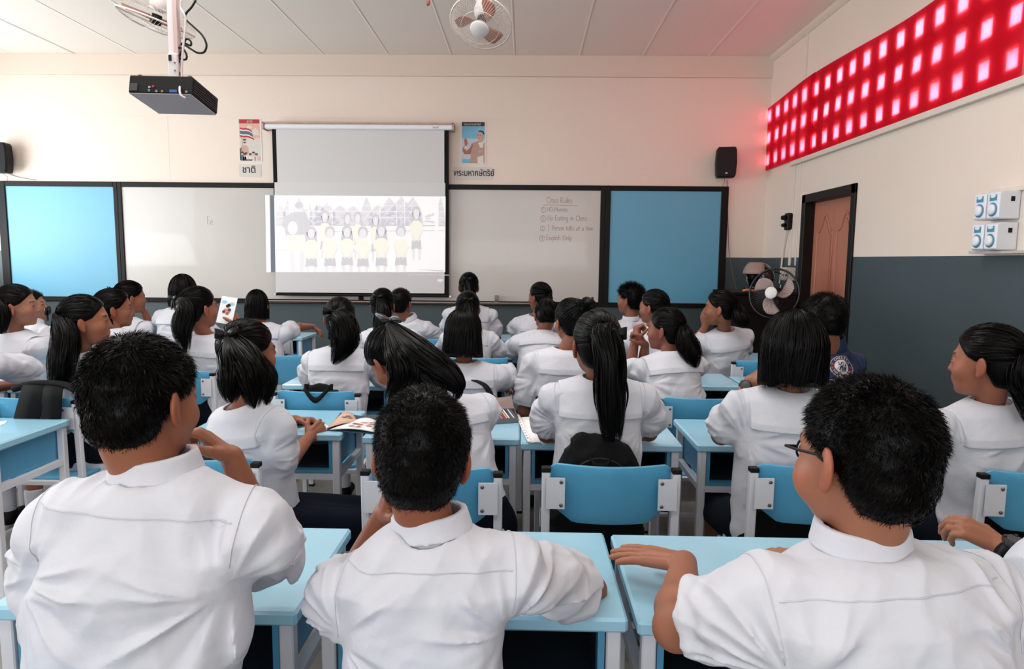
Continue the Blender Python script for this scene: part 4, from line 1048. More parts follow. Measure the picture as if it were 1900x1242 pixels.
def chain_strands(P, R, N, wd, end_jit=.12, flat=(1, 1)):
    """strands along a hanging lock of hair"""
    P = np.asarray(P, float); K = len(P)
    T = np.gradient(P, axis=0); T /= np.linalg.norm(T, axis=1, keepdims=True)
    a0 = np.cross(T, [0.02, 1, .01]); a0 /= np.linalg.norm(a0, axis=1, keepdims=True); b0 = np.cross(T, a0)
    ang = rng.random(N) * 2 * np.pi; fr = .82 + .24 * rng.random(N)
    drift = (rng.random(N) - .5) * .9
    s = np.linspace(0, 1, K)
    end = 1 - end_jit * rng.random(N) + .02
    aa = ang[:, None] + drift[:, None] * s[None]
    # resample each strand up to its own end
    u = np.clip(s[None] * end[:, None], 0, 1) * (K - 1); i0 = np.clip(u.astype(int), 0, K - 2); fu = (u - i0)[:, :, None]
    lerp = lambda X: X[i0] * (1 - fu) + X[i0 + 1] * fu
    Rr = np.asarray(R, float)[:, None]
    C = lerp(P); ra = lerp(Rr); ax = lerp(a0); bx = lerp(b0)
    out = ax * np.cos(aa)[:, :, None] * flat[0] + bx * np.sin(aa)[:, :, None] * flat[1]
    wob = 1 + .10 * np.sin(s[None] * 9 + ang[:, None] * 5)[:, :, None]
    L = C + out * ra * fr[:, None, None] * wob
    return ribbons(L, out, wd * (.6 + .8 * rng.random(N)))
# ================================================================== PEOPLE
RESK = 1.0
def euler_frame(yaw, pitch, roll):
    """columns: right, forward, up.  yaw + turns left, pitch + looks down, roll + tips to the right"""
    y, p, r = [math.radians(v) for v in (yaw, pitch, roll)]
    M = Matrix.Rotation(y, 3, 'Z') @ Matrix.Rotation(-p, 3, 'X') @ Matrix.Rotation(r, 3, 'Y')
    return np.array(M, dtype=f4)

HAIRLINE_Y = [-.12, -.04, -.022, .0, .03, .055, .075, .10]
HAIRLINE_Z = [-.085, -.07, -.02, .005, .02, .05, .078, .088]
class Head:
    def __init__(s, c, F, k=1.0, chub=0.0): s.c = A(c); s.F = F; s.k = k; s.ch = chub
    def loc(s, p): return (p - s.c) @ s.F / s.k
    def w(s, q): return s.c + (A(q) * s.k) @ s.F.T
    def wv(s, q): return A(q) @ s.F.T
    def skull(s, q, t=0.0):
        a = ellip(q, (0, -.014, .032), (.073 + t, .094 + t, .086 + t))
        b = ellip(q, (0, -.045, -.02), (.060 + t, .052 + t, .06 + t))
        return smin(a, b, .02)
    def skin(s, p):
        q = s.loc(p); qa = q.copy(); qa[:, 0] = np.abs(qa[:, 0])
        d = s.skull(q)
        d = smin(d, ellip(q, (0, .026, -.022), (.060 + s.ch * .9, .064 + s.ch * .5, .082)), .02)
        d = smin(d, ellip(q, (0, .034, -.068), (.045, .046, .038)), .018)
        d = smin(d, ellip(qa, (.036 + s.ch * .6, .05, -.022 - s.ch * 1.5), (.024 + s.ch * .5, .030, .026 + s.ch * .8)), .015)
        d = smin(d, ellip(q, (0, .067, -.090), (.020, .018, .015)), .014)
        d = smin(d, ellip(q, (0, .072, -.057), (.027, .018, .020)), .014)
        d = smin(d, capsule(q, (-.034, .074, .024), (.034, .074, .024), .010), .014)
        d = smax(d, -ellip(qa, (.031, .097, .005), (.015, .016, .010)), .010)
        d = smin(d, ellip(qa, (.030, .077, .004), (.014, .012, .011)), .004)
        d = smin(d, capsule(q, (0, .084, .014), (0, .099, -.026), .005, .0088), .009)
        d = smin(d, ellip(qa, (.011, .089, -.029), (.008, .008, .006)), .005)
        d = smin(d, ellip(q, (0, .086, -.051), (.020, .009, .0055)), .005)
        d = smin(d, ellip(q, (0, .084, -.061), (.017, .009, .006)), .004)
        # ears
        ce, se = math.cos(.5), math.sin(.5)
        R = np.array([[ce, -se, 0], [se, ce, 0], [0, 0, 1]], f4)
        e = ellip(qa, (.079, -.012, -.008), (.0075, .019, .031), R)
        e = smin(e, ellip(qa, (.075, -.004, -.036), (.006, .009, .010), R), .008)
        e = smax(e, -ellip(qa, (.088, -.004, -.004), (.006, .011, .019), R), .004)
        d = smin(d, e, .006)
        return d * s.k
    def hairline(s, q, low=0.0):
        hz = np.interp(q[:, 1], HAIRLINE_Y, np.array(HAIRLINE_Z) - np.array([low] * 2 + [0] * 6))
        return hz - q[:, 2]
    def cap(s, p, t, low=0.0, rough=0.0):
        q = s.loc(p); d = s.skull(q, t)
        if rough: d = d - rough * vnoise(q * 60)
        return smax(d, s.hairline(q, low) * .8, .006) * s.k

def hand_prims(W, d, n, right, curl, k, spread=0.0, thumb=0.5):
    d = nrm(d); n = A(n); n = nrm(n - d * (n @ d)); th = np.cross(d, n) * (1 if right else -1)
    P = []
    offs = (.029, .0098, -.0098, -.028); ln = (.070, .078, .072, .056); base = (.084, .088, .085, .077)
    for i in range(4):
        b = W + (d * base[i] + th * offs[i]) * k
        P.append((W + (th * offs[i] * .62 + d * .012) * k, b, .0135 * k, .0115 * k))
        a0 = b; ang = 0; cu = curl * (1 + .12 * i); sp = spread * (1.5 - i) * .14
        for j, fr in enumerate((.45, .31, .24)):
            ang += cu * (.75, 1.0, .6)[j]
            dd = nrm(d * math.cos(ang) + n * math.sin(ang) + th * sp)
            a1 = a0 + dd * ln[i] * fr * k
            P.append((a0, a1, (.0098, .0088, .0080)[j] * k, (.0088, .0080, .0068)[j] * k)); a0 = a1
    b = W + (d * .018 + th * .026 + n * .006) * k
    t1 = nrm(d * .62 + th * .75 + n * .25); t2 = nrm(d * .8 + th * .35 + n * (.2 + thumb * .6)); t3 = nrm(d * .9 + th * .05 + n * (.2 + thumb))
    b1 = b + t1 * .036 * k; b2 = b1 + t2 * .030 * k; b3 = b2 + t3 * .025 * k
    P += [(b, b1, .016 * k, .0115 * k), (b1, b2, .0110 * k, .0100 * k), (b2, b3, .0100 * k, .0078 * k)]
    P.append((W, W + (d * .07) * k, .017 * k, .015 * k))
    return P
def hand_sdf(p, P, k, W):
    d = np.full(len(p), 1.0, f4)
    dist = np.linalg.norm(p - W, axis=1); m_ = dist < .26 * k
    dd = dist - .19 * k
    if m_.any():
        q = p[m_]; r = None; g = None
        for i, (a, b, ra, rb) in enumerate(P):
            c = capsule(q, a, b, ra, rb)
            if r is None: r = c
            else: r = smin(r, c, .006 * k if (i % 4 == 0 or i >= 16) else .0022 * k)
        d[m_] = r
    d[~m_] = dd[~m_]
    return d

def strip(P, Wv, t=.0012):
    """flat ribbon through P with half-width vectors Wv, given a thickness"""
    P = np.asarray(P, float); Wv = np.asarray(Wv, float); N = len(P)
    T = np.gradient(P, axis=0); nn = np.cross(T, Wv); nn /= np.maximum(np.linalg.norm(nn, axis=1, keepdims=True), 1e-9); nn *= t
    V = np.stack([P - Wv - nn, P + Wv - nn, P + Wv + nn, P - Wv + nn], 1).reshape(-1, 3); Q = []
    for i in range(N - 1):
        for k in range(4): Q.append([i * 4 + k, i * 4 + (k + 1) % 4, i * 4 + 4 + (k + 1) % 4, i * 4 + 4 + k])
    Q.append([0, 3, 2, 1]); Q.append([N * 4 - 4, N * 4 - 3, N * 4 - 2, N * 4 - 1])
    return V.astype(f4), np.array(Q, np.int32)
def bow(c, right, up, out, size, tail, parent, m_=None, tails=True):
    c = A(c); right = nrm(right); up = nrm(up); out = nrm(out); parts = []
    for s in (-1, 1):
        path = catmull([(0, 0), (.45, .22), (.95, .20), (1.08, .02), (.85, -.10), (.4, -.06), (0, 0)], 4)
        P = c + path[:, :1] * right * s * size + path[:, 1:] * out * size + np.abs(path[:, :1]) * up * size * .18
        wv = (up[None] * (.12 + .30 * np.sin(np.clip(path[:, :1], 0, 1) * 1.4)) * size)
        parts.append(strip(P, wv))
        if tails:
            path = catmull([(0, 0), (.25 * s, -.35), (.5 * s, -.9), (.55 * s, -1.3)], 4)
            P = c + path[:, :1] * right * size * .8 + path[:, 1:] * up * tail + out[None] * size * .12
            parts.append(strip(P, np.repeat((right * .16 * size)[None], len(P), 0)))
    parts.append(tube_np([c - up * .16 * size, c - up * .08 * size + out * .04 * size, c + up * .08 * size + out * .04 * size, c + up * .16 * size], [.10 * size, .17 * size, .17 * size, .10 * size], 8))
    V, Q = join(parts)
    return fast_mesh('hair_bow', V, Q, m_ or RIBBON, parent)

def project_back(fn, P, D, far=.35, off=.001):
    """march points P along direction D until the surface fn = 0"""
    P = np.array(P, f4); D = np.array(D, f4)
    if D.ndim == 1: D = np.repeat(D[None], len(P), 0)
    t = np.zeros(len(P), f4); hit = np.zeros(len(P), bool)
    for i in range(70):
        d = fn(P + D * t[:, None]); done = d < .0004; hit |= done
        t = np.where(done, t, t + np.clip(d * .6, .0004, .02)); t = np.minimum(t, far)
    return P + D * (t - off)[:, None], hit

PEOPLE = []
def person(label, h, hd, face, nk, hip=(0, -.12), tyaw=0, sw=.16, kind='girl', hair=None, aL=None, aR=None, k=1.0, legyaw=None, hipz=.52, extras=None,
           skin='a87860', puff=True, width=1.0, fold=1.0, cuff=.74, shT=(0, 0), name='person', chub=0.004):
    h = h * RESK
    hair = hair or {}
    C = np.array(at(*hd), f4); N = np.array(at(*nk), f4)
    H0 = A((N[0] + hip[0], N[1] + hip[1], hipz))
    root = empty(name, (float(H0[0]), float(H0[1]), 0)); tag(root, label, 'person', 'pupils in the classroom')
    ORG = A((H0[0], H0[1], 0))
    F = euler_frame(*face); HD = Head(C, F, k, chub)
    t = nrm(N - H0); L = float(np.linalg.norm(N - H0)); ty = math.radians(tyaw)
    s = A((math.cos(ty), math.sin(ty), 0)); f = nrm(np.cross(t, s)); s = np.cross(f, t)
    TF = np.stack([s, f, t], 1)     # columns
    boy = kind != 'girl'
    NC = N + f * .012
    Sj = {}
    for sd, key in ((-1, 'L'), (1, 'R')):
        Sj[key] = N + s * sd * sw - t * (.102 if boy else .080) + f * .018 + A((0, 0, shT[0 if sd < 0 else 1]))
    arms = {}
    for sd, key, spec in ((-1, 'L', aL), (1, 'R', aR)):
        spec = dict(spec or {})
        S_ = Sj[key]
        if 'e' in spec: E = np.array(at(*spec['e']), f4)
        else:
            E = S_ + s * sd * .05 + f * .15; E = A((E[0], E[1], max(.80, S_[2] - .26)))
        # keep the upper arm a human length
        v = E - S_; ul = .27 * k
        if 'e' not in spec or spec.get('fixlen', False): E = S_ + nrm(v) * ul
        if 'w' in spec: Wp = np.array(at(*spec['w']), f4)
        else:
            hv = f * .17 - s * sd * .10; Wp = A((E[0] + hv[0], E[1] + hv[1], max(.775, E[2] - .05)))
        d = nrm(spec.get('d', Wp - E)); n = A(spec.get('n', (0, 0, -1)))
        if abs(float(nrm(n) @ d)) > .95: n = A((0, -1, .1))
        hk = spec.get('k', .92) * k
        arms[key] = (S_, E, Wp, hand_prims(Wp, d, n, key == 'R', spec.get('curl', .35), hk, spec.get('spread', 0), spec.get('thumb', .5)), hk)
    # ---------------- torso field
    wz = [-.5, -.12, .0, .22, .55, .80, .93, 1.02]
    aw = [.152, .152, .148, .142, .152, .151, .108, .056]; bw = [.122, .122, .118, .110, .114, .102, .078, .056]
    ks = (sw + .045) / .205 * width
    def torso(q, inset=0.0):
        zf = q[:, 2] / L
        a = np.interp(zf, wz, np.array(aw) * ks) - inset; b = np.interp(zf, wz, np.array(bw) * (1 + (ks - 1) * .6)) - inset
        x = np.abs(q[:, 0] / a); y = np.abs(q[:, 1] / b); e = 2.3
        r = (x ** e + y ** e) ** (1 / e)
        d = (r - 1) * np.minimum(a, b)
        return smax(d, q[:, 2] - (L - .012 - inset), .03)
    r1 = .052 * (1.08 if boy else 1) * width
    def upper(p, q, inset=0.0):
        d = torso(q, inset)
        for key in 'LR':
            d = smin(d, capsule(p, NC - t * .048, Sj[key], .046 - inset, r1 - inset), .040)
        return d
    sh_end = {}
    def folds(p, q):
        w_ = .5 + .5 * np.tanh(q[:, 0] / .05)
        return fold_side(q, 1.0) * w_ + fold_side(q, -1.0) * (1 - w_)
    def fold_side(q, sg):
        x, y, z = q[:, 0], q[:, 1], q[:, 2]
        ax = x * sg; o1 = np.zeros(len(x), f4)
        dx = ax - (sw * .95); dz = z - (L - .17); r = np.sqrt(dx * dx + dz * dz) + 1e-4; th = np.arctan2(dz, -dx)
        n1 = vnoise(np.stack([th * 3.4 + sg * 9, r * 5, sg * 3 + y * 4], 1) + H0[0] * 7)
        n1 = (1 - 2.0 * np.abs(n1)) * np.exp(-(r / .20) ** 2) * np.clip((r - .02) / .06, 0, 1)
        u = x * .8 + z * .6 * sg; v = -x * .6 * sg + z * .8
        n2 = vnoise(np.stack([u * 16, v * 5, y * 5 + 7], 1) + H0[1] * 5)
        n3 = vnoise(np.stack([x * 7, y * 7, z * 22], 1) + 3.7)
        lo = np.clip(1 - z / (L * .45), 0, 1)
        n4 = vnoise(np.stack([x * 26 + z * 9 * sg, z * 13 - x * 6, y * 9], 1) + 11.3); n5 = vnoise(np.stack([x * 11 - z * 7, z * 8, y * 8], 1) + H0[0] * 3 + 31)
        n4 = 1 - 2 * np.abs(n4); n5 = 1 - 2.2 * np.abs(n5)
        return (n1 * .9 + n2 * .7 + n3 * .8 * lo + n4 * .22 + n5 * .55) * fold
    def sleeve(p, key):
        S_, E, Wp, _, _ = arms[key]
        ax = E - S_; l = float(np.linalg.norm(ax)); ax = ax / l
        end = S_ + ax * l * cuff
        if kind == 'jacket':
            d = smin(capsule(p, S_, E, r1, .052), capsule(p, E, Wp, .050, .036), .02)
            u = ((p - S_) @ ax) / l
            return d - .006 * vnoise(p * 22), u
        rs = .060 if puff else .062
        d = capsule(p, S_, end + ax * .03, r1, rs * (1.14 if not boy else 1.12))
        u = ((p - S_) @ ax) / (l * cuff)
        if puff and not boy:
            d = d - .010 * np.exp(-((u - .68) / .25) ** 2) + .010 * np.clip((u - .86) * 8, 0, 1)
        rel = p - S_; per = rel - (rel @ ax)[:, None] * ax
        an = vnoise(np.concatenate([per * 22, (u * 2.0)[:, None]], 1)[:, [0, 2, 3]] if False else np.stack([per[:, 0] * 26, per[:, 2] * 26 + per[:, 1] * 20, u * 1.6 + l * 9], 1))
        d = d - .0060 * min(fold, 1.0) * an * np.clip(u * 2, 0, 1) * np.clip((1.02 - u) * 5, .15, 1) - (.002 * np.sin(u * 15 + an * 3) * min(fold, 1.0) * np.clip(u * 2, 0, 1))
        if cuffband: d = d - .0035 * (u > .90)
        d = smax(d, (u - 1) * l * cuff, .004)
        inner = np.maximum(capsule(p, S_, end + ax * .08, r1 - .016, rs * 1.05 - .017), (.84 - u) * l * cuff)
        return smax(d, -inner, .003), u
    cuffband = not boy
    bottom = -.10 if not boy else -.13
    def shirt(p, detail=True):
        q = (p - H0) @ TF
        d = upper(p, q)
        hem = q[:, 2] - bottom
        for key in 'LR':
            ds, u = sleeve(p, key); d = smin(d, ds, .022)
        if detail: d = d - (.0115 if boy else .0090) * folds(p, q)
        # neck opening
        ndir = nrm(C - N + A((0, 0, .02)))
        neck = capsule(p, N - ndir * .01, N + ndir * .2, .060 if boy else .056, .07)
        d = smax(d, -neck, .008)
        d = smax(d, -hem, .008)
        return d
    pts = [N, H0 - A((0, 0, .13))] + [Sj[x] for x in 'LR'] + [arms[x][0] + (arms[x][1] - arms[x][0]) * cuff for x in 'LR'] + ([arms[x][1] for x in 'LR'] + [arms[x][2] for x in 'LR'] if kind == 'jacket' else [])
    pts = np.array(pts); lo = pts.min(0) - .11; hi = pts.max(0) + .10
    lo[0] = min(lo[0], H0[0] - .22); hi[0] = max(hi[0], H0[0] + .22); lo[1] = min(lo[1], H0[1] - .16); hi[1] = max(hi[1], H0[1] + .16)
    V, Q = polygonize(shirt, lo, hi, h)
    sname = 'jacket' if kind == 'jacket' else ('school_shirt' if boy else 'school_blouse')
    smat = JACKET if kind == 'jacket' else SHIRT
    sh = fast_mesh(sname, V - ORG, Q, smat, root)
    # ---------------- collar
    hc = max(h * .75, .0035)
    ndir = nrm(nrm((C + F @ A((0, -.02, -.06)) * k) - N) + t * 1.2)
    if kind == 'girl':
        cw = min(sw * .93, .165)
        def collar(p):
            q = (p - H0) @ TF
            base = upper(p, q)
            drop = L - q[:, 2]
            d0 = base - (.012 + .05 * np.clip(drop - .05, 0, 1))
            d = smax(d0, -(base - .004), .002)
            lim = np.maximum(np.abs(q[:, 0]) - cw, drop - .128)
            lim = np.maximum(lim, np.where(q[:, 1] > .03, drop - .09 - (.0), -1))
            d = smax(d, lim, .003)
            neck = capsule(p, N - ndir * .01, N + ndir * .2, .057, .066)
            return smax(d, -neck, .004)
        V, Q = polygonize(collar, N - .21, N + .21, hc); fast_mesh('sailor_collar', V - ORG, Q, smat, sh)
    else:
        nr = .059 * (1.06 if width > 1 else 1)
        def collar(p):
            rel = p - (N + f * .008); z = rel @ ndir; per = rel - z[:, None] * ndir; y = per @ f; r = np.linalg.norm(per, axis=1)
            r = r * (1 - .10 * np.clip(y / np.maximum(r, 1e-4), -1, 1))
            ht = .026 if kind == 'boy' else .050
            a = np.abs(r - (nr + .004 * (1 - z / ht))) - .0035
            d = np.maximum(a, np.maximum(z - ht, -.03 - z))
            if kind == 'boy':
                b = np.abs(r - (nr + .011 - z * .20)) - .0030
                d = smin(d, np.maximum(b, np.maximum(z - ht, -.012 + .0 * r - z)), .004)
            return d
        V, Q = polygonize(collar, N - .13, N + .13, max(hc * .8, .003)); fast_mesh('shirt_collar', V - ORG, Q, smat, sh)
    if boy and kind == 'boy' and h < .0065:
        # yoke seam and armhole seams follow the cloth
        xs = np.linspace(-sw * .98, sw * .98, 70); P0 = np.array([H0 + s * x - f * .24 + t * (L - .058 + .008 * math.cos(x / sw * 1.5)) for x in xs])
        PP, hit = project_back(shirt, P0, f); PP = PP[hit]
        if len(PP) > 4:
            V, Q = tube_np(PP - ORG, [.0009] * len(PP), 5); fast_mesh('yoke_seam', V, Q, SEAM, sh)
    if h < .0065 and kind != 'jacket':
        for sd, key in ((-1, 'L'), (1, 'R')):
            S_, E = arms[key][0], arms[key][1]; ax = nrm(E - S_)
            c0 = S_ + s * sd * (-.012) ; nx = nrm(s * sd + ax * .25); a1 = nrm(np.cross(nx, t)); a2 = np.cross(nx, a1)
            an = np.linspace(0, 2 * np.pi, 48, endpoint=False)
            dirs = np.cos(an)[:, None] * a1 + np.sin(an)[:, None] * a2
            PP, hit = project_back(shirt, c0 + dirs * .14, -dirs, .14); dd = np.linalg.norm(PP - c0, axis=1)
            ok = hit & (dd > .03) & (dd < .115)
            ok = ok & ((PP - c0) @ -t < .045)
            st = np.where(~ok)[0]
            order = np.roll(np.arange(48), -(st[-1] + 1)) if len(st) else np.arange(48)
            PP = np.array([PP[i] for i in order if ok[i]])
            if len(PP) > 6:
                V, Q = tube_np(PP - ORG, [.0008] * len(PP), 5); fast_mesh('armhole_seam', V, Q, SEAM, sh)
    # ---------------- body
    hips = [H0 + A((math.cos(math.radians(legyaw if legyaw is not None else tyaw * .5)), math.sin(math.radians(legyaw if legyaw is not None else tyaw * .5)), 0)) * sd * .082 for sd in (-1, 1)]
    ly = math.radians(legyaw if legyaw is not None else tyaw * .5); lf = A((-math.sin(ly), math.cos(ly), 0)); ls = A((math.cos(ly), math.sin(ly), 0))
    knees = [hp + lf * .40 * k + A((0, 0, -.07)) for hp in hips]; ank = [kn + A((0, 0, -(kn[2] - .085))) - lf * .02 for kn in knees]
    toes = [a + lf * .13 + A((0, 0, -.045)) for a in ank]
    nb = C + HD.wv((0, -.028, -.07)) * k
    ar = .040 * width; skin_mul = .80
    def body(p):
        q = (p - H0) @ TF
        d = upper(p, q, .022)
        d = smax(d, q[:, 2] - (L - .01), .01)
        d = smax(d, -.07 - q[:, 2], .03)
        d = smin(d, capsule(p, NC - t * .03, nb, .050 if boy else .043, .050 if boy else .042), .022)
        hm_ = np.linalg.norm(p - C, axis=1) < .24 * k
        if hm_.any():
            dh = np.full(len(p), 1., f4); dh[hm_] = HD.skin(p[hm_]); dh[~hm_] = (np.linalg.norm(p[~hm_] - C, axis=1) - .13 * k)
            d = smin(d, dh, .016)
        for key in 'LR':
            S_, E, Wp, HP, hk = arms[key]
            mid = E + (Wp - E) * .25
            a = smin(capsule(p, S_, E, ar, .033 * width), smin(capsule(p, E, mid, .033 * width, .036 * width), capsule(p, mid, Wp, .036 * width, .0225 * width), .012), .012)
            d = smin(d, a, .012); d = smin(d, hand_sdf(p, HP, hk, Wp), .010)
        for i in (0, 1):
            d = smin(d, capsule(p, hips[i], knees[i], .068, .048), .03)
            d = smin(d, capsule(p, knees[i], ank[i], .048, .034), .015)
        return d
    allp = np.array([C, N, H0] + knees + ank + [arms[x][1] for x in 'LR'] + [arms[x][2] for x in 'LR'] + [g[1] for x in 'LR' for g in arms[x][3]])
    lo = allp.min(0) - .16; hi = allp.max(0) + .06; hi[2] = C[2] + .15; lo[2] = .02
    V, Q = polygonize(body, lo, hi, h)
    q = HD.loc(V); base = A(srgb(skin)) * skin_mul; col = np.repeat(base[None], len(V), 0)
    n_ = vnoise(V * 30)[:, None] * .05 + vnoise(V * 9)[:, None] * .05; col = col * (1 + n_)
    head = np.linalg.norm(q, axis=1) < .16
    ax_ = np.abs(q[:, 0])
    lip = head & (((ax_ / .022) ** 2 + ((q[:, 2] + .056) / .009) ** 2) < 1) & (q[:, 1] > .074); col[lip] = srgb('9c5a50')
    brow = head & (ax_ > .012) & (ax_ < .046) & (np.abs(q[:, 2] - (.028 - (ax_ - .03) ** 2 * 6)) < .0035) & (q[:, 1] > .055); col[brow] = srgb('2a1d18')
    eye = head & ((((ax_ - .031) / .0125) ** 2 + ((q[:, 2] - .003) / .0034) ** 2) < 1) & (q[:, 1] > .075); col[eye] = srgb('8a7a70')
    pup = head & ((((ax_ - .031) / .012) ** 2 + ((q[:, 2] - .006) / .004) ** 2) < 1) & (q[:, 1] > .06); col[pup] = srgb('140e0c')
    ear = head & (ax_ > .070) & (np.abs(q[:, 2] + .008) < .045); col[ear] = col[ear] * A((1.06, .88, .85))
    palm = np.zeros(len(V), bool)
    fast_mesh('body', V - ORG, Q, SKIN, root, col=col)
    # ---------------- lower clothing
    g_ = kind == 'girl'
    def lower(p):
        d = capsule(p, H0 + A((0, 0, .10)) - lf * .01, H0, .125 * ks, .145 * ks)
        d = smax(d, p[:, 2] - (H0[2] + .12), .01)
        for i in (0, 1):
            e = hips[i] + (knees[i] - hips[i]) * (1.0 if g_ else .82)
            d = smin(d, capsule(p, hips[i], e, .086, .074 if g_ else .070), .04 if g_ else .02)
        if g_: d = smin(d, capsule(p, (hips[0] + hips[1]) / 2, (knees[0] + knees[1]) / 2 + A((0, 0, -.03)), .085, .072), .03)
        d = smax(d, (p - H0) @ lf - (.44 if g_ else .36) * k, .01)
        qq = (p - H0); d = d - .006 * vnoise(np.stack([(qq @ ls) * 30, (qq @ lf) * 3, p[:, 2] * 10], 1))
        return smax(d, .385 - p[:, 2] + .0, .01)
    pl_ = np.array([H0] + knees); V, Q = polygonize(lower, pl_.min(0) - .22, pl_.max(0) + .24, max(h, .007))
    fast_mesh('skirt' if g_ else 'shorts', V - ORG, Q, NAVY if g_ else KHAKI, root)
    for i in (0, 1):
        def shoe(p): return smax(smin(capsule(p, ank[i] - A((0, 0, .035)), toes[i], .043, .035), capsule(p, ank[i], ank[i] - A((0, 0, .03)), .042, .044), .02), .004 - p[:, 2], .004)
        V, Q = polygonize(shoe, np.minimum(ank[i], toes[i]) - .07, np.maximum(ank[i], toes[i]) + .06, .009); fast_mesh('shoe', V - ORG, Q, BLACKP, root)
        def sock(p): return np.maximum(capsule(p, ank[i], ank[i] + A((0, 0, .12)), .041, .044), np.abs(p[:, 2] - .15) - .07)
        V, Q = polygonize(sock, ank[i] - .06, ank[i] + .2, .009); fast_mesh('sock', V - ORG, Q, SHIRT, root)
    # ---------------- hair
    st = hair.get('style', 'pony'); HO = None; dens = hair.get('dens', 1.0); near = h < .0065
    sw_ = .0016 if near else (.0026 if h < .0085 else .0036)
    parts = []
    hlo, hi_ = C - .2 * k, C + .2 * k
    if st in ('short', 'spiky'):
        tt = hair.get('t', .012)
        V, Q = polygonize(lambda p: HD.cap(p, tt, hair.get('low', .0), .002), hlo, hi_, max(h * .9, .004)); parts.append((V, Q))
        n = int(hair.get('n', 5000)); ii = rng.integers(0, len(V), n)
        P = V[ii] + rng.normal(0, max(h, .003) * .5, (n, 3)); ql = HD.loc(P.astype(f4))
        nn = ql - A((0, -.014, .02)); nn = nn / np.linalg.norm(nn, axis=1, keepdims=True)
        # crown whorl: hair flows outward and down from the crown
        cr = A(hair.get('crown', (.005, -.055, .11))); rad = ql - cr; tang = rad - nn * (rad * nn).sum(1, keepdims=True); tang /= np.maximum(np.linalg.norm(tang, axis=1, keepdims=True), 1e-6)
        lift = hair.get('lift', .8); up_ = np.clip((ql[:, 2:3] + .03) / .12, 0.12, 1)
        ln = hair.get('len', .020) * (.35 + .65 * up_) * (.6 + .7 * rng.random((n, 1)))
        clump = np.stack([vnoise(ql * 38), vnoise(ql * 38 + 9), vnoise(ql * 38 + 21)], 1) * .55
        dirl = nn * lift * (.25 + .75 * up_) + tang * hair.get('comb', .8) + rng.normal(0, .22, (n, 3)) + clump + A(hair.get('bias', (0, 0, 0)))
        dirl /= np.linalg.norm(dirl, axis=1, keepdims=True)
        dw = (dirl.astype(f4)) @ F.T; K = 4; s_ = np.linspace(0, 1, K)[None, :, None]
        down = A((0, 0, -1))[None, None] * (s_ ** 2) * ln[:, None] * .25
        Lr = P[:, None] - dw[:, None] * .003 + dw[:, None] * ln[:, None] * s_ * k + down
        out = np.repeat(rng.normal(0, 1, (n, 1, 3)), K, 1)
        parts.append(ribbons(Lr, out, np.full(n, hair.get('w', .0013 if near else .0026)), taper=.9))
        if hair.get('under'): pass
        V, Q = join(parts); HO = fast_mesh('short_hair', V - ORG, Q, HAIR, root)
    else:
        tie = A(hair.get('tie', (0, -.108, .045)))
        tt = hair.get('t', .009)
        if st == 'bob':
            zb = hair.get('len', -.125); wd = hair.get('w', 0.0); fl_ = hair.get('flare', .006)
            def bobf(p):
                q = HD.loc(p)
                z = q[:, 2]; zf = np.clip((z - zb) / (.02 - zb), 0, 1)
                a = .092 + wd + fl_ * (1 - zf) + .0 * z; b = .104 + wd * .5 - .008 * (1 - zf)
                x = np.abs(q[:, 0]) / a; y = np.abs(q[:, 1] + .018) / b; cyl = ((x ** 2.3 + y ** 2.3) ** (1 / 2.3) - 1) * .09
                top = ellip(q, (0, -.018, .02), (.092 + wd, .104 + wd * .5, .108))
                d = np.where(z > .02, top, cyl); ph = np.arctan2(q[:, 0], -(q[:, 1] + .018))
                d = d + .0018 * np.sin(ph * 46 + vnoise(q * 14) * 5) + .0035 * vnoise(np.stack([ph * 5, z * 4, z * 0 + 2], 1))
                d = smax(d, (zb + .010 * (q[:, 1] / .1) ** 2 + .006 * np.sin(ph * 7)) - z, .010)
                # open face
                fc = np.maximum(np.abs(q[:, 0]) - .062, np.maximum(.045 - q[:, 1], z - .065)); d = smax(d, -fc, .012)
                inner = np.maximum(ellip(q, (0, .03, -.06), (.066, .09, .085)), 0 * z - 1)
                return smax(d, -inner, .01) * k
            V, Q = polygonize(bobf, hlo - .03, hi_, max(h * .8, .004)); parts.append((V, Q))
            n = int(1500 * dens); ph = rng.random(n) * 2 * np.pi; ph = ph[np.abs(ph - np.pi) > .62]; n = len(ph); K = 14
            u = np.linspace(0, 1, K)[None]
            jit = rng.random(n)
            th = np.minimum(u * 2.2, 1) * (np.pi / 2) * (.98); zc_ = .02 + .110 * np.cos(th); rr = np.sin(th)
            zz_ = np.where(u > .4545, .02 - (u - .4545) / .5455 * (.02 - zb + .004 * jit[:, None] * 4 - .006), zc_)
            zf = np.clip((zz_ - zb) / (.02 - zb), 0, 1)
            fr = 1.008 + .02 * rng.random(n)[:, None]; php = ph[:, None] + .10 * np.sin(u * 4 + jit[:, None] * 9)
            a = (.092 + wd + fl_ * (1 - zf)) * rr * fr; b = (.104 + wd * .5 - .008 * (1 - zf)) * rr * fr
            xx = np.sin(php); yy = -np.cos(php); e = (np.abs(xx) ** 2.3 + np.abs(yy) ** 2.3) ** (-1 / 2.3); mixe = np.where(zz_ > .02, 1, e)
            Ll = np.stack([xx * a * mixe, yy * b * mixe - .018, zz_ + 0 * xx], 2); ol = np.stack([xx + 0 * zz_, yy + 0 * zz_, .3 + 0 * zz_ + xx * 0], 2)
            Lw = HD.c + (Ll.astype(f4) * k) @ F.T; parts.append(ribbons(Lw, ol.astype(f4) @ F.T, sw_ * 1.2 * (.6 + .8 * rng.random(n))))
        else:
            V, Q = polygonize(lambda p: HD.cap(p, tt, hair.get('low', 0)), hlo, hi_, max(h * .85, .004)); parts.append((V, Q))
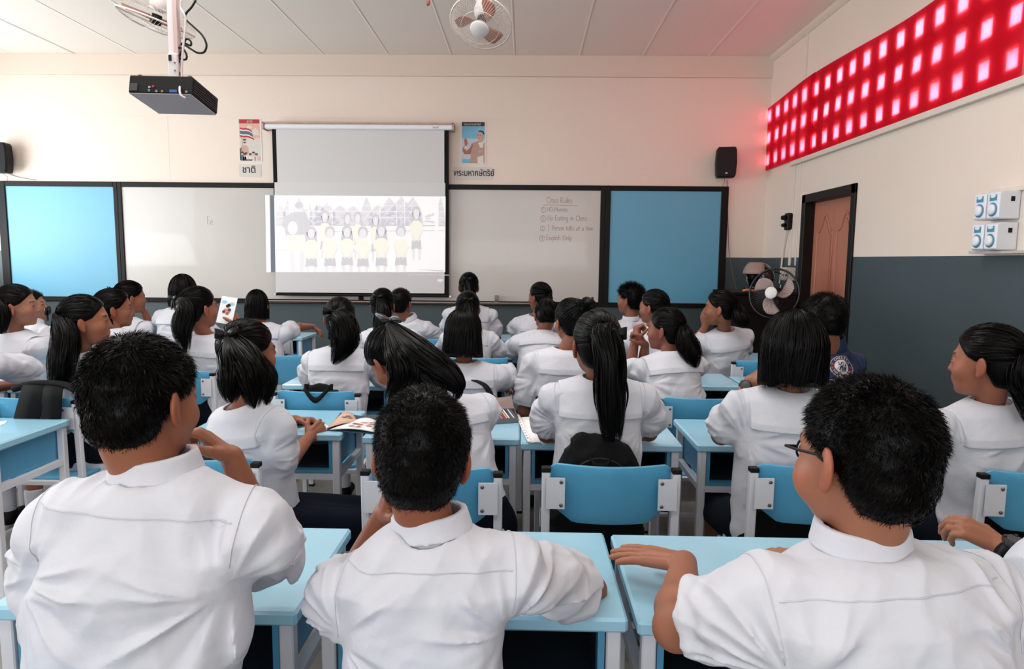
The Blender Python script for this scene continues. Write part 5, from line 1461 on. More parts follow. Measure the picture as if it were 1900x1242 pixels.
            # sleek strands drawn back to the tie
            n = int(1300 * dens); c0 = A((0, -.014, .032)); rad = A((.073 + tt, .094 + tt, .086 + tt)) * 1.012
            dr = rng.normal(0, 1, (n * 4, 3)); dr /= np.linalg.norm(dr, axis=1, keepdims=True)
            pp = c0 + dr * rad; ok = (HD.hairline(pp.astype(f4), hair.get('low', 0)) < .004); dr = dr[ok][:n]; n = len(dr)
            d1 = (tie - c0) / rad; d1 = d1 / np.linalg.norm(d1); dot = np.clip(dr @ d1, -1, 1); om = np.arccos(dot); K = 10
            uu = np.linspace(0, 1, K)[None, :]
            so = np.maximum(np.sin(om), 1e-4)[:, None]
            sl = (np.sin((1 - uu) * om[:, None]) / so)[:, :, None] * dr[:, None] + (np.sin(uu * om[:, None]) / so)[:, :, None] * d1[None, None]
            sl = sl / np.linalg.norm(sl, axis=2, keepdims=True)
            Ll = c0 + sl * rad * (1 + .012 * rng.random((n, 1, 1))); Ll[:, 0] -= sl[:, 0] * .006
            Lw = HD.c + (Ll.astype(f4) * k) @ F.T; parts.append(ribbons(Lw, sl.astype(f4) @ F.T, sw_ * 1.4 * (.6 + .8 * rng.random(n)), .1))
            # a few stray hairs
            n = 40 if near else 0
            if n:
                P = Lw[rng.integers(0, len(Lw), n), 1]; dv = rng.normal(0, .5, (n, 3)) + (P - HD.c) * 7; dv /= np.linalg.norm(dv, axis=1, keepdims=True)
                s_ = np.linspace(0, 1, 5)[None, :, None]; Lr = P[:, None] + dv[:, None] * s_ * .025 + A((0, 0, -1)) * s_ ** 2 * .012
                parts.append(ribbons(Lr, rng.normal(0, 1, (n, 5, 3)), np.full(n, .0006)))
        chains = hair.get('chains', [])
        Tw = HD.w(tie)
        for ch in chains:
            pts_ = [np.array(at(*c_[:3])) for c_ in ch['p']]
            if ch.get('from_tie', True): pts_ = [Tw] + pts_
            P = catmull(pts_, 5); R = np.interp(np.linspace(0, 1, len(P)), np.linspace(0, 1, len(ch['r'])), ch['r'])
            V, Q = tube_np(P, R * np.interp(np.linspace(0, 1, len(P)), [0, .65, 1], [.9, .86, .30]), 12); parts.append((V, Q))
            nn_ = int(ch.get('n', 500) * dens); parts.append(chain_strands(P, R, nn_, sw_ * 1.3, ch.get('jit', .15)))
        V, Q = join(parts); HO = fast_mesh('bobbed_hair' if st == 'bob' else ('long_hair' if hair.get('long') else 'tied_hair'), V - ORG, Q, HAIR, root)
        if 'bow' in hair:
            b_ = hair['bow']; sz = b_.get('s', .045); c_ = Tw + HD.wv(b_.get('o', (0, -.034, .012)))
            r_ = HD.wv(b_.get('right', (1, 0, 0))); u_ = HD.wv(b_.get('up', (0, 0, 1))); o_ = HD.wv(b_.get('out', (0, -1, 0)))
            bow(c_ - ORG, r_, u_, o_, sz, b_.get('tail', .07), HO, b_.get('m'), b_.get('tails', True))
    if HO is not None: HO.data.materials.clear(); HO.data.materials.append(HAIR)
    info = dict(root=root, ORG=ORG, HD=HD, shirt=shirt, sh=sh, H0=H0, TF=TF, L=L, arms=arms, s=s, f=f, t=t, N=N, hair=HO)
    PEOPLE.append(info)
    return info

def wristwatch(info, key, m_=None, big=1.0):
    S_, E, Wp, _, _ = info['arms'][key]; ax = nrm(Wp - E); c = Wp - ax * .025 - info['ORG']
    q = Vector(ax.tolist()).to_track_quat('Z', 'Y').to_matrix().to_4x4(); M_ = Matrix.Translation(c.tolist()) @ q
    mb = MB(); mb.lathe([(.0275, -.010 * big), (.0305, -.010 * big), (.0305, .010 * big), (.0275, .010 * big)], 24, M_); o = mb.build('wristwatch', BLACKP, info['root'], True)
    # case on the outer side
    v = Vector((0, 0, 1)) if abs(ax[2]) < .7 else Vector((-.6, -.8, 0)); a = Vector(ax.tolist()); v = (v - a * v.dot(a)).normalized()
    M2 = Matrix.Translation(Vector(c.tolist()) + v * .030) @ v.to_track_quat('Z', 'Y').to_matrix().to_4x4()
    mb = MB(); mb.lathe([(.019 * big, -.004), (.021 * big, .003), (.018 * big, .009), (.015 * big, .009)], 10, M2)
    for k_ in range(4): a_ = k_ * math.pi / 2 + .78; mb.box(.017 * big * math.cos(a_) - .003, .017 * big * math.cos(a_) + .003, .017 * big * math.sin(a_) - .003, .017 * big * math.sin(a_) + .003, .0, .011, M=M2)
    mb.build('watch_case', mat('watch_black', '141416', .35), o)
    mb = MB(); mb.lathe([(.014 * big, .0085), (.014 * big, .0095), (.001, .0096)], 16, M2); mb.build('watch_face', mat('watch_face', '2a2c30', .15), o)
def glasses(info):
    HD = info['HD']; O_ = info['ORG']; P = lambda *q: Vector((HD.w(q) - O_).tolist())
    mb = MB()
    for s_ in (-1, 1):
        mb.tube([P(s_ * .029 + .016 * math.cos(a), .088 - .004 * abs(math.cos(a)), .003 + .015 * math.sin(a)) for a in [k * .3927 for k in range(16)]], .0022, 6, closed=True)
        mb.tube([P(s_ * .046, .086, .008), P(s_ * .070, .080, .010), P(s_ * .083, .04, .010), P(s_ * .086, .0, .010), P(s_ * .082, -.02, -.004)], .0026, 6)
    mb.tube([P(-.013, .094, .006), P(0, .102, .009), P(.013, .094, .006)], .002, 6)
    mb.build('glasses', BLACKP, info['root'], True)
def fall(pts, r, n=500, **k): return dict(p=pts, r=r, n=n, **k)
# ---- nearest row
p1 = person('person with brushed-up short black hair, right fist against cheek', .0036, (270, 748, 1.10), (-16, 6, -4), (280, 876, 1.08), hip=(-.03, -.05), tyaw=-3, sw=.172, kind='boy', fold=1.15, shT=(-.012, .012),
  k=.91, hair=dict(style='spiky', n=26000, len=.016, lift=.75, comb=.8, t=.009, low=.004, w=.0011),
  aL=dict(e=(96, 1100, 1.13), w=(398, 1062, 1.46), d=(.55, .10, -.12), n=(.1, -.1, -1), curl=.5), aR=dict(e=(505, 1035, 1.36), k=1.0, w=(430, 848, 1.32), d=(-.74, -.10, .66), n=(-.45, -.35, -.75), curl=1.0, thumb=.3), cuff=.88, skin='9c6248')
p2 = person('person with cropped black hair and protruding ears, chin in left hand, white shirt', .0036, (785, 850, 1.18), (2, 8, 2), (798, 980, 1.15), hip=(.0, -.05), tyaw=2, sw=.150, kind='boy', fold=1.2, shT=(-.032, .014),
  hair=dict(style='short', n=26000, len=.014, lift=.8, comb=.5, t=.011, w=.0010, low=.012), k=.98, width=.95, cuff=.72,
  aR=dict(e=(1098, 1095, 1.42), w=(960, 1035, 1.62), curl=.3), aL=dict(e=(640, 1100, 1.40), w=(712, 955, 1.30), d=(.25, -.25, .8), n=(.9, .1, .1), curl=1.1), skin='96593f')
p3 = person('person with glasses and thick black hair, left palm flat on the desk', .0036, (1600, 854, 1.08), (21, 6, 4), (1608, 1005, 1.06), chub=.010, hip=(.03, -.06), tyaw=6, sw=.190, kind='boy', fold=1.2, width=1.2, shT=(.0, -.02),
  hair=dict(style='short', n=28000, len=.015, lift=.7, comb=.6, t=.006, w=.0011, low=.004), k=1.10,
  aL=dict(e=(1255, 1165, 1.13), w=(1270, 1045, 1.42), d=(-.80, .50, -.06), n=(0, 0, -1), curl=.10, spread=.6, k=.98), cuff=.62, skin='a86e54')
glasses(p3)
p4 = person('person at the frame edge, clasped hands with black sports watch', .0036, (2105, 830, 1.25), (15, 0, 0), (2110, 960, 1.22), hip=(0, -.12), tyaw=8, sw=.175, kind='boy',
  hair=dict(style='short', n=6000, len=.015), aL=dict(e=(1975, 1115, 1.32), w=(1858, 1015, 1.48), d=(-.62, .45, .30), n=(.3, .2, -1), curl=.7), aR=dict(e=(2140, 1090, 1.4), w=(1975, 985, 1.56), d=(-.95, -.12, .12), n=(-.1, -.6, -.5), curl=.9), skin='a86e54')
wristwatch(p4, 'L', big=1.15)
# ---- second row
p5 = person('girl turned sideways, half-up ribboned hair, hands folded on the desk', .0046, (462, 657, 2.36), (-38, 4, -3), (447, 752, 2.34), hip=(.07, .02), tyaw=-30, sw=.150, legyaw=-62, k=.98,
  hair=dict(style='pony', long=True, tie=(.040, -.090, .060), t=.010, chains=[fall([(432, 680, 2.16), (428, 720, 2.15), (430, 748, 2.16)], [.02, .045, .045, .03, .012], 500, jit=.3), fall([(462, 680, 2.16), (468, 720, 2.15), (472, 758, 2.16)], [.02, .05, .05, .035, .012], 600, jit=.3), fall([(492, 690, 2.2), (496, 725, 2.2), (494, 752, 2.2)], [.015, .030, .03, .02, .008], 300, jit=.3)],
            bow=dict(s=.042, tail=.06, o=(.012, -.022, .012), right=(.9, .4, .1), out=(.4, -.9, .1))),
  cuff=.70, aR=dict(e=(512, 885, 2.34), w=(574, 812, 2.72), d=(.35, .55, .28), n=(-.75, .2, -.5), curl=1.0), aL=dict(e=(490, 792, 2.62), w=(548, 780, 2.88), d=(.9, .1, -.02), n=(.1, -.4, -.9), curl=.9), skin='9a6048')
p6 = person('girl bending low over her desk, long hair with satin band', .0046, (728, 668, 2.48), (42, 46, -14), (815, 742, 2.46), hip=(.13, -.13), tyaw=14, sw=.160, shT=(-.05, 0),
  hair=dict(style='pony', long=True, tie=(.01, -.095, .085), t=.010, low=.0, chains=[fall([(775, 655, 2.30), (822, 690, 2.26), (848, 722, 2.24), (845, 742, 2.25)], [.02, .05, .045, .022, .006], 700, jit=.35), fall([(765, 660, 2.32), (800, 700, 2.27), (818, 728, 2.25), (815, 745, 2.25)], [.02, .05, .04, .02, .006], 600, jit=.3),
    fall([(745, 665, 2.33), (745, 705, 2.32), (722, 745, 2.36)], [.02, .055, .045, .018], 600, jit=.2), fall([(765, 655, 2.32), (775, 690, 2.28), (768, 712, 2.3)], [.02, .055, .05, .03], 500, jit=.2), fall([(785, 650, 2.30), (835, 680, 2.25), (858, 712, 2.23), (852, 730, 2.24)], [.015, .03, .02, .012, .004], 300, jit=.3)],
            bow=dict(s=.040, tails=False, o=(.0, -.02, .015), right=(.8, 0, -.35), m=mat('grey_satin', '3a3d42', .3, spec=.7))), aL=dict(e=(735, 800, 2.72)), aR=dict(e=(860, 800, 2.68)), skin='9a6048')
p7 = person('girl with waist-long straight ponytail and small ribbon, both elbows on the desk', .0046, (1106, 641, 2.40), (10, 0, 0), (1112, 702, 2.40), sw=.158, hip=(.0, .0), k=1.02,
  hair=dict(chains=[fall([(1122, 622, 2.22), (1132, 665, 2.19), (1133, 740, 2.18), (1136, 820, 2.17)], [.018, .045, .050, .048, .044, .028], 1300, jit=.12), fall([(1105, 690, 2.2), (1103, 740, 2.2), (1108, 765, 2.19)], [.01, .004, .003, .001], 20), fall([(1155, 690, 2.2), (1165, 730, 2.2), (1160, 765, 2.19)], [.01, .004, .003, .001], 20)],
            tie=(.012, -.108, .040), bow=dict(s=.050, tail=.05, o=(-.012, -.060, .012))), aL=dict(e=(1014, 806, 2.62), w=(1060, 800, 2.80)), aR=dict(e=(1204, 803, 2.62), w=(1160, 795, 2.82)), cuff=.66, skin='8c5440')
p8 = person('girl with heavy black bob, left hand raised to her face with black wristwatch', .0046, (1468, 645, 2.30), (4, 2, 0), (1466, 722, 2.32), k=1.04, sw=.165, hip=(-.02, .02), tyaw=2, width=1.05,
  hair=dict(style='bob', w=.008, len=-.122, flare=.004), aL=dict(e=(1338, 808, 2.46), w=(1392, 708, 2.50), d=(.75, -.1, .55), n=(.5, .2, -.8), curl=.8), cuff=.74, skin='a06850')
wristwatch(p8, 'L')
p9 = person('girl with big satin bow and ponytail near the right wall, face turned left', .0046, (1830, 674, 2.26), (38, 2, 2), (1838, 745, 2.28), k=1.06, sw=.175, hip=(.03, .0), tyaw=14,
  hair=dict(chains=[fall([(1905, 690, 2.15), (1915, 730, 2.14), (1912, 790, 2.12)], [.025, .055, .06, .045, .012], 900, jit=.25)], tie=(.0, -.108, .035), bow=dict(s=.075, tail=.07, m=mat('satin_bow', '1c1d20', .28, spec=.8), o=(.0, -.02, 0), tails=False)), aL=dict(e=(1740, 830, 2.35)), skin='a0644c')
# ---- third row
p11 = person('girl with very long straight ponytail and ribbon, face turned right', .0055, (160, 597, 3.22), (-62, 0, 0), (150, 652, 3.22), k=1.05, sw=.155, hip=(-.02, .04), tyaw=-18,
  hair=dict(chains=[fall([(122, 620, 3.1), (117, 665, 3.06), (112, 722, 3.06)], [.02, .050, .058, .055, .045], 1000, jit=.1)], tie=(.0, -.110, .035), bow=dict(s=.045, tails=True, tail=.03)), skin='9a6048')
p12 = person('girl at the left frame edge with ribbon and hanging ponytail, looking right', .006, (33, 569, 3.88), (-68, 0, 0), (28, 615, 3.88), k=1.04, sw=.160, hip=(-.02, .02), tyaw=-18, legyaw=0,
  hair=dict(chains=[fall([(4, 575, 3.78), (2, 620, 3.76)], [.02, .04, .04, .02], 500)], tie=(.0, -.105, .05), bow=dict(s=.04, tail=.06)), aR=dict(e=(88, 638, 4.04), w=(70, 632, 4.26)), skin='a8725a')
p13 = person('child with short hair seen in profile behind the ribboned girl at the edge', .008, (60, 568, 5.2), (-74, -4, 0), (58, 598, 5.18), sw=.15, kind='boy', hair=dict(style='short', n=3000, len=.012), tyaw=-20, skin='a8725a')
p14 = person('person cut off by the frame edge, folded white sleeve and fingers in view', .006, (-62, 570, 3.22), (-10, 10, 0), (-60, 640, 3.22), sw=.16, tyaw=-12, hip=(-.05, -.1), aR=dict(e=(60, 688, 3.56), w=(8, 694, 3.66), d=(.75, .2, -.1), n=(0, 0, -1), curl=.35), cuff=.9,
  hair=dict(chains=[fall([(-80, 600, 3.1), (-85, 660, 3.1)], [.02, .04, .03, .01], 300)]), skin='9a6048')
p15 = person('girl with wavy low ponytail half hidden behind the very long ponytail', .0065, (213, 574, 4.0), (-56, 0, 0), (210, 612, 3.96), sw=.150, tyaw=-18, hip=(.0, -.1),
  hair=dict(chains=[fall([(190, 600, 3.92), (182, 625, 3.9), (172, 637, 3.88)], [.02, .045, .05, .03, .01], 500, jit=.35)], tie=(.0, -.105, .01), low=.01), skin='9a6048')
p16 = person('girl leaning her cheek on a raised fist before the whiteboard, looking right', .008, (243, 553, 4.85), (-46, 4, 0), (236, 590, 4.85), sw=.145, tyaw=-12, hip=(-.02, -.1), aR=dict(e=(284, 613, 5.0), w=(266, 576, 4.92), d=(-.35, -.2, .8), n=(-.6, -.6, -.2), curl=1.4), hair=dict(chains=[fall([(222, 560, 4.75)], [.02, .03, .01], 100)], bow=dict(s=.03, tail=.03)), skin='9a6048')
p17 = person('girl with smooth chin-length bob beside the girl leaning on her fist', .0075, (342, 541, 4.9), (-4, 2, 0), (334, 572, 4.88), sw=.150, tyaw=-5, hip=(-.02, -.08), hair=dict(style='bob', w=-.004, len=-.11, dens=.5), skin='9a6048')
p18 = person('girl with long ponytail holding up an illustrated sheet of paper', .0055, (370, 573, 4.08), (-32, 0, -2), (384, 620, 4.10), k=1.10, sw=.180, tyaw=-14, hip=(-.03, .0), aR=dict(e=(470, 650, 4.3), w=(445, 606, 4.42), d=(-.35, .1, .75), n=(-.75, .1, .3), curl=1.0),
  hair=dict(chains=[fall([(345, 575, 3.92), (338, 610, 3.88), (345, 655, 3.87)], [.018, .050, .060, .050, .02], 800, jit=.3)], tie=(-.02, -.105, .05), bow=dict(s=.035, tail=.05)), skin='9a6048')
p19 = person('girl with short glossy bob stretching her right arm across the desk', .0075, (478, 568, 5.15), (2, 4, 0), (487, 600, 5.12), sw=.165, hip=(0, -.1), hair=dict(style='bob', w=-.010, len=-.10, dens=.5), aR=dict(e=(547, 608, 5.45), w=(580, 606, 5.75), d=(.75, .25, -.55), n=(-.2, 0, -1), curl=.5), skin='9a6048')
p20 = person('girl with loosely tied layered ponytail and thin ribbon, seen square from behind', .0050, (632, 593, 3.68), (2, 0, 0), (631, 645, 3.66), sw=.165, hip=(0, -.06),
  hair=dict(chains=[fall([(634, 600, 3.5), (640, 630, 3.48), (632, 652, 3.47), (618, 676, 3.47)], [.02, .070, .075, .05, .012], 1100, jit=.4)], tie=(.0, -.108, .040), bow=dict(s=.055, tail=.02, tails=False)), skin='9a6048')
p25 = person('girl with wide round bob, right hand resting over the desk edge', .0050, (859, 617, 3.55), (0, 6, 0), (863, 672, 3.54), sw=.170, hip=(0, -.02), width=1.05, hair=dict(style='bob', w=.002, len=-.128, flare=.014), aR=dict(e=(946, 702, 3.72), w=(912, 705, 3.86), d=(.75, -.05, -.30), n=(0, 0, -1), curl=.3, spread=.5), skin='8c5440')
p28 = person('pupil with ribboned pinned-up hair and cropped nape', .0055, (1058, 597, 3.60), (24, 4, -4), (1048, 648, 3.56), sw=.165, hip=(-.02, -.02), tyaw=12, aL=dict(e=(972, 762, 3.55), w=(990, 790, 3.75)), cuff=.82,
  hair=dict(low=.0, chains=[fall([(1094, 566, 3.55), (1100, 572, 3.5)], [.03, .04, .03, .01], 200)], tie=(.03, -.09, .085), bow=dict(s=.045, tails=False)), skin='9a6048')
p31 = person('girl with smooth low ponytail clasping her hands before her mouth, facing left', .0050, (1234, 613, 3.68), (56, 2, 0), (1240, 655, 3.62), sw=.170, hip=(.05, -.14), tyaw=16, aL=dict(e=(1168, 692, 3.85), w=(1178, 632, 3.86), d=(.1, .0, .9), n=(.9, .2, .1), curl=1.3), aR=dict(e=(1192, 690, 3.9), w=(1197, 640, 3.84), d=(-.45, .0, .7), n=(-.6, .3, -.5), curl=1.2),
  hair=dict(chains=[fall([(1272, 628, 3.55), (1282, 655, 3.53), (1290, 684, 3.52)], [.02, .045, .055, .05, .015], 700, jit=.25)], tie=(.0, -.108, .025)), skin='8c5440')
p33 = person('person with short black hair in a blue sports jacket with a club crest', .0048, (1526, 592, 3.46), (34, 2, 2), (1549, 645, 3.48), k=1.04, sw=.130, hip=(.01, .02), tyaw=12, kind='jacket', hair=dict(style='short', n=9000, len=.018, lift=.8, t=.012, low=.0), skin='9a6048')
# ---- fourth row and beyond
p21 = person('girl with high straight ponytail next to the cropped-hair boy', .0065, (711, 568, 4.72), (-4, 0, 0), (722, 606, 4.68), sw=.165, tyaw=-6, hip=(.0, -.12), hair=dict(chains=[fall([(711, 575, 4.55), (708, 605, 4.52), (705, 632, 4.5)], [.02, .045, .055, .05, .03], 500, jit=.2)], tie=(.0, -.10, .06), bow=dict(s=.03, tails=False)), skin='8c5440')
p22 = person('boy with closely cropped hair beside the projection screen, fourth row back', .0075, (745, 563, 5.66), (-18, 0, 0), (757, 592, 5.68), k=1.03, sw=.165, kind='boy', hip=(.03, .06), tyaw=-10, hair=dict(style='short', n=4000, len=.008, t=.010), skin='8c5440')
p23 = person('girl with thick braid sitting tallest before the right whiteboard', .0075, (870, 533, 5.7), (0, 0, 0), (872, 568, 5.72), sw=.175, hip=(0, .04), hipz=.56, hair=dict(chains=[fall([(872, 545, 5.55), (876, 575, 5.52), (880, 600, 5.5)], [.03, .045, .04, .025], 300)], tie=(.0, -.10, .06), bow=dict(s=.03)), skin='8c5440')
p24 = person('girl with ponytail directly in front of the braided girl', .0075, (868, 573, 4.75), (2, 0, 0), (870, 610, 4.7), sw=.150, hip=(0, -.1), hair=dict(chains=[fall([(872, 575, 4.6), (880, 600, 4.55), (886, 625, 4.53)], [.02, .04, .045, .03], 400)], tie=(.01, -.10, .06), bow=dict(s=.03)), skin='8c5440')
p26 = person('girl with low ponytail facing left before the eraser side of the whiteboard', .0075, (1001, 552, 5.72), (46, 2, 0), (994, 586, 5.74), k=1.03, sw=.155, hip=(-.03, .04), tyaw=12, aL=dict(e=(950, 615, 5.84)), hair=dict(chains=[fall([(1018, 560, 5.62), (1024, 575, 5.60)], [.02, .035, .03, .015], 300)], tie=(.0, -.105, .03)), skin='8c5440')
p27 = person('girl with greying sheen on her tied hair, bowing toward the whiteboard', .0075, (1013, 588, 4.85), (8, 28, 4), (1000, 616, 4.80), sw=.165, hip=(.02, -.2), tyaw=4, aL=dict(e=(946, 655, 4.9)), hair=dict(chains=[fall([(1018, 575, 4.7), (1030, 592, 4.67)], [.03, .05, .055, .02], 400, jit=.3)], tie=(.0, -.10, .06)), skin='8c5440')
p29 = person('boy with spiky black hair facing left below the deep blue pinboard', .0070, (1168, 556, 5.72), (54, 0, 0), (1172, 592, 5.72), k=1.08, sw=.170, kind='boy', hip=(.02, .05), tyaw=16, hair=dict(style='spiky', n=5000, len=.032, lift=1.0, t=.012, comb=.3), skin='9a6048')
p30 = person('girl with centre-drawn hair between the spiky-haired boy and the clasped hands', .0070, (1212, 571, 4.62), (50, 2, 0), (1208, 608, 4.62), sw=.150, hip=(.0, -.1), tyaw=12, hair=dict(chains=[fall([(1236, 580, 4.6), (1240, 600, 4.58)], [.02, .035, .02], 200)], tie=(.0, -.105, .03)), skin='8c5440')
p32 = person('girl with glossy ponytail cupping her cheek in her left hand', .0060, (1335, 573, 4.60), (64, 2, 0), (1346, 612, 4.66), k=1.03, sw=.165, hip=(.05, .08), tyaw=16, aL=dict(e=(1292, 634, 4.72), w=(1308, 608, 4.68), d=(-.15, .0, .95), n=(.9, .3, 0), curl=.3), hair=dict(chains=[fall([(1372, 588, 4.46), (1385, 608, 4.44)], [.02, .045, .05, .015], 500, jit=.3)], tie=(.0, -.108, .025)), skin='9a6048')
# ================================================================== BAGS, BOOKS AND OTHER THINGS ON DESKS AND CHAIRS
def backpack(c, w, hgt, dpt, label, rz=0.0, handle=True, h=.006, sq=2.6):
    """c: centre of the base"""
    r = tag(empty('backpack', c, rz), label, 'backpack', 'black school bags')
    def fn(p):
        x = np.abs(p[:, 0]) / (w / 2); z = p[:, 2] / hgt; y = np.abs(p[:, 1]) / (dpt / 2)
        x = x * (1 + .32 * np.clip(z - .45, 0, 1) ** 1.5)
        zz_ = np.abs(z * 2 - 1)
        d = ((x ** sq + zz_ ** sq + y ** 2.4) ** (1 / 2.5) - 1) * dpt * .5
        pk = ((((np.abs(p[:, 0]) / (w * .38)) ** 3 + (np.abs(z - .33) / .30) ** 3 + (np.abs(p[:, 1] + dpt * .40) / (dpt * .16)) ** 3)) ** (1 / 3) - 1) * dpt * .2
        d = smin(d, pk, .015)
        return d - .005 * vnoise(p * 14) - .002 * (1 - 2 * np.abs(vnoise(p * 30)))
    V, Q = polygonize(fn, (-w * .65, -dpt * .95, -.03), (w * .65, dpt * .75, hgt * 1.12), h)
    b = fast_mesh('bag_body', V, Q, BAG, r)
    def surf(x, z):
        P, hit = project_back(fn, [(x, -dpt * 1.2, z)], (0, 1, 0)); return P[0]
    mb = MB(); pts = []
    for i in range(17):
        a = math.pi * i / 16; pts.append(Vector(surf(w * .36 * math.cos(a), hgt * (.52 + .33 * math.sin(a))).tolist()))
    mb.tube(pts, .0025, 5); mb.build('zip_seam', mat('bag_zip', '26282a', .5), b)
    if handle:
        a = Vector(surf(-.035, hgt * .86).tolist()); bb = Vector(surf(.035, hgt * .86).tolist())
        P = catmull([a, (a + bb) / 2 + Vector((-.02, -.025, -.02)), (a + bb) / 2 + Vector((.02, -.025, -.02)), bb], 5)
        V, Q = strip(P, np.repeat(A((0, .003, .008))[None], len(P), 0), .0015); fast_mesh('grab_handle', V, Q, BAG, r)
    return r
pB = at(1112, 812, 2.22)
backpack((pB.x, 2.225, .462), .33, pB.z - .455, .12, 'full black backpack standing on the chair behind the waist-long ponytail', h=.005)
pB = at(1462, 836, 2.30)
backpack((pB.x - .01, 2.245, .462), .24, pB.z - .47, .10, 'black backpack showing above the chair of the bob-haired girl')
pB = at(1872, 856, 2.2)
backpack((pB.x + .04, 2.215, .462), .30, pB.z - .465, .11, 'black backpack on the chair of the girl with the satin bow')
pB = at(410, 846, 2.22)
backpack((pB.x - .03, 2.235, .462), .34, pB.z - .465, .12, 'black backpack on the chair behind the raised right hand', handle=False)
pB = at(592, 712, 3.30)
backpack((pB.x, 3.30, .462), .30, pB.z - .465, .08, 'black bag on the chair behind the loosely tied ponytail')
mb = MB(); a = at(566, 722, 3.20); b = at(612, 722, 3.20)
P = catmull([a + Vector((0, .05, 0)), a + Vector((0, -.01, .006)), (a + b) / 2 + Vector((0, -.035, -.05)), b + Vector((0, -.01, .006)), b + Vector((0, .05, 0))], 5)
V, Q = strip(P, np.repeat(A((0, .004, .014))[None], len(P), 0), .002); o = fast_mesh('bag_strap', V, Q, BAG); tag(o, 'black bag strap looping over the chair behind the loose ponytail', 'strap')
pB = at(523, 655, 4.6)
backpack((-1.62, 4.62, .462), .30, .26, .15, 'black bag on the empty chair beside the half-up hair')
pB = at(1240, 800, 2.2)
# straps over the left chairs
for x0, x1, dx, lab in ((38, 88, -8, 'broad black strap draped over the chair by the brushed-up hair, outer'), (80, 118, 2, 'broad black strap draped over the chair by the brushed-up hair, inner')):
    mx_ = (x0 + x1) / 2; top = at(mx_, 722, 2.97)
    P = catmull([at(mx_ + 22, 718, 3.05), at(mx_ + 4, 716, 2.98), at(mx_ - 2, 735, 2.925), at(mx_ + dx - 6, 780, 2.92), at(mx_ + dx - 12, 830, 2.92)], 5)
    V, Q = strip(P, np.repeat(A(((x1 - x0) / 2 / 1248 * 2.9, 0, 0))[None], len(P), 0), .003); o = fast_mesh('bag_strap', V, Q, BAG); tag(o, lab, 'strap')
P = catmull([at(25, 722, 3.0), at(70, 712, 3.0), at(125, 716, 2.97), at(150, 740, 2.94), at(158, 790, 2.93)], 6)
V, Q = tube_np(P, [.016] * len(P), 10); tag(fast_mesh('rolled_jacket', V, Q, BAG), 'rolled black cloth lying along the top of the strap-draped chair', 'cloth')
P = catmull([at(880, 706, 3.30), at(900, 716, 3.24), at(912, 740, 3.22), at(914, 775, 3.22)], 5)
V, Q = strip(P, np.repeat(A((.016, 0, 0))[None], len(P), 0), .003); tag(fast_mesh('bag_strap', V, Q, BAG), 'black strap over the chair in front of the round-bobbed girl', 'strap')

def page_mesh(name, corners, m_, parent=None, curl=0.0, n=8, th=.001):
    """corners a b c d (a,b near edge)"""
    a, b, c, d = [Vector(v) for v in corners]; V = []; F = []
    for i in range(n + 1):
        u = i / n
        for j in range(5):
            v = j / 4; p = (a * (1 - u) + b * u) * (1 - v) + (d * (1 - u) + c * u) * v; V.append(p + Vector((0, 0, curl * math.sin(math.pi * u))))
    for i in range(n):
        for j in range(4): k_ = i * 5 + j; F.append((k_, k_ + 5, k_ + 6, k_ + 1))
    o = mesh_obj(name, V, F, m_, parent, True); o.modifiers.new('s', 'SOLIDIFY').thickness = th
    return o
Z = .7515
def flat(px, py, z=Z):
    d = CF + CR * ((px - 950) / F_PX) - CU * ((py - 621) / F_PX); t_ = (z - CAM_H) / d.z
    return Vector((d.x * t_, d.y * t_, z))
def blobs(parent, pts, cols, name='picture', lift=.0025, rr=.012):
    for i, (px, py) in enumerate(pts):
        c = flat(px, py, Z + lift); mb = MB(); n = 9; ra = random.Random(i + px)
        V = [c + Vector((rr * (1 + ra.uniform(-.4, .4)) * math.cos(k * 2 * math.pi / n) * 1.6, rr * (1 + ra.uniform(-.4, .4)) * math.sin(k * 2 * math.pi / n), .00005 * i)) for k in range(n)]
        mb.add(V, [tuple(range(n))], i % len(cols))
        mb.build(name, cols, parent) if False else None
        yield mb
def picture(parent, pts, cols, lift=.0025, rr=.012):
    big = MB()
    for mb in blobs(parent, pts, cols, lift=lift, rr=rr): big.add(mb.v, mb.f, mb.mi[0])
    big.build('printed_picture', cols, parent)
ORG_ = mat('print_orange', 'c77a55', .6); GRYP = mat('print_grey', '6f6f74', .6); PNK = mat('print_pink', 'd8a59a', .6); REDP = mat('print_red', 'b5403a', .6); NAVP = mat('print_navy', '24405c', .6)
bk = empty('picture_book', (0, 0, 0)); tag(bk, 'open illustrated picture book on the desk of the half-up haired girl', 'book')
page_mesh('book_page', (flat(612, 797, Z + .006), flat(702, 803, Z + .006), flat(700, 782, Z + .006), flat(667, 777, Z + .006)), PAPER, bk, .010, th=.003)
page_mesh('book_page', (flat(606, 795, Z + .006), flat(664, 783, Z + .008), flat(655, 768, Z + .006), flat(634, 767, Z + .006)), mat('page_tan', 'cfa68f', .6), bk, .008, th=.003)
page_mesh('book_cover', (flat(606, 799, Z + .001), flat(702, 806, Z + .001), flat(706, 778, Z + .001), flat(632, 766, Z + .001)), NAVP, bk, 0, th=.002)
picture(bk, [(652, 790), (660, 786), (668, 788), (676, 784), (684, 789), (690, 785), (664, 792)], [ORG_, GRYP, ORG_, PNK], lift=.018, rr=.010)
picture(bk, [(640, 774), (646, 772), (650, 775)], [GRYP], lift=.017, rr=.010)
tag(page_mesh('paper_sheet', (flat(556, 796), flat(600, 800), flat(612, 792), flat(590, 780)), PAPER), 'white sheet under the folded hands', 'paper')
cb_ = empty('crayon_box', (0, 0, 0)); tag(cb_, 'open crayon box with raised brown lid on the desk', 'crayon box')
a, b, c, d = flat(908, 788), flat(962, 784), flat(954, 766), flat(900, 769)
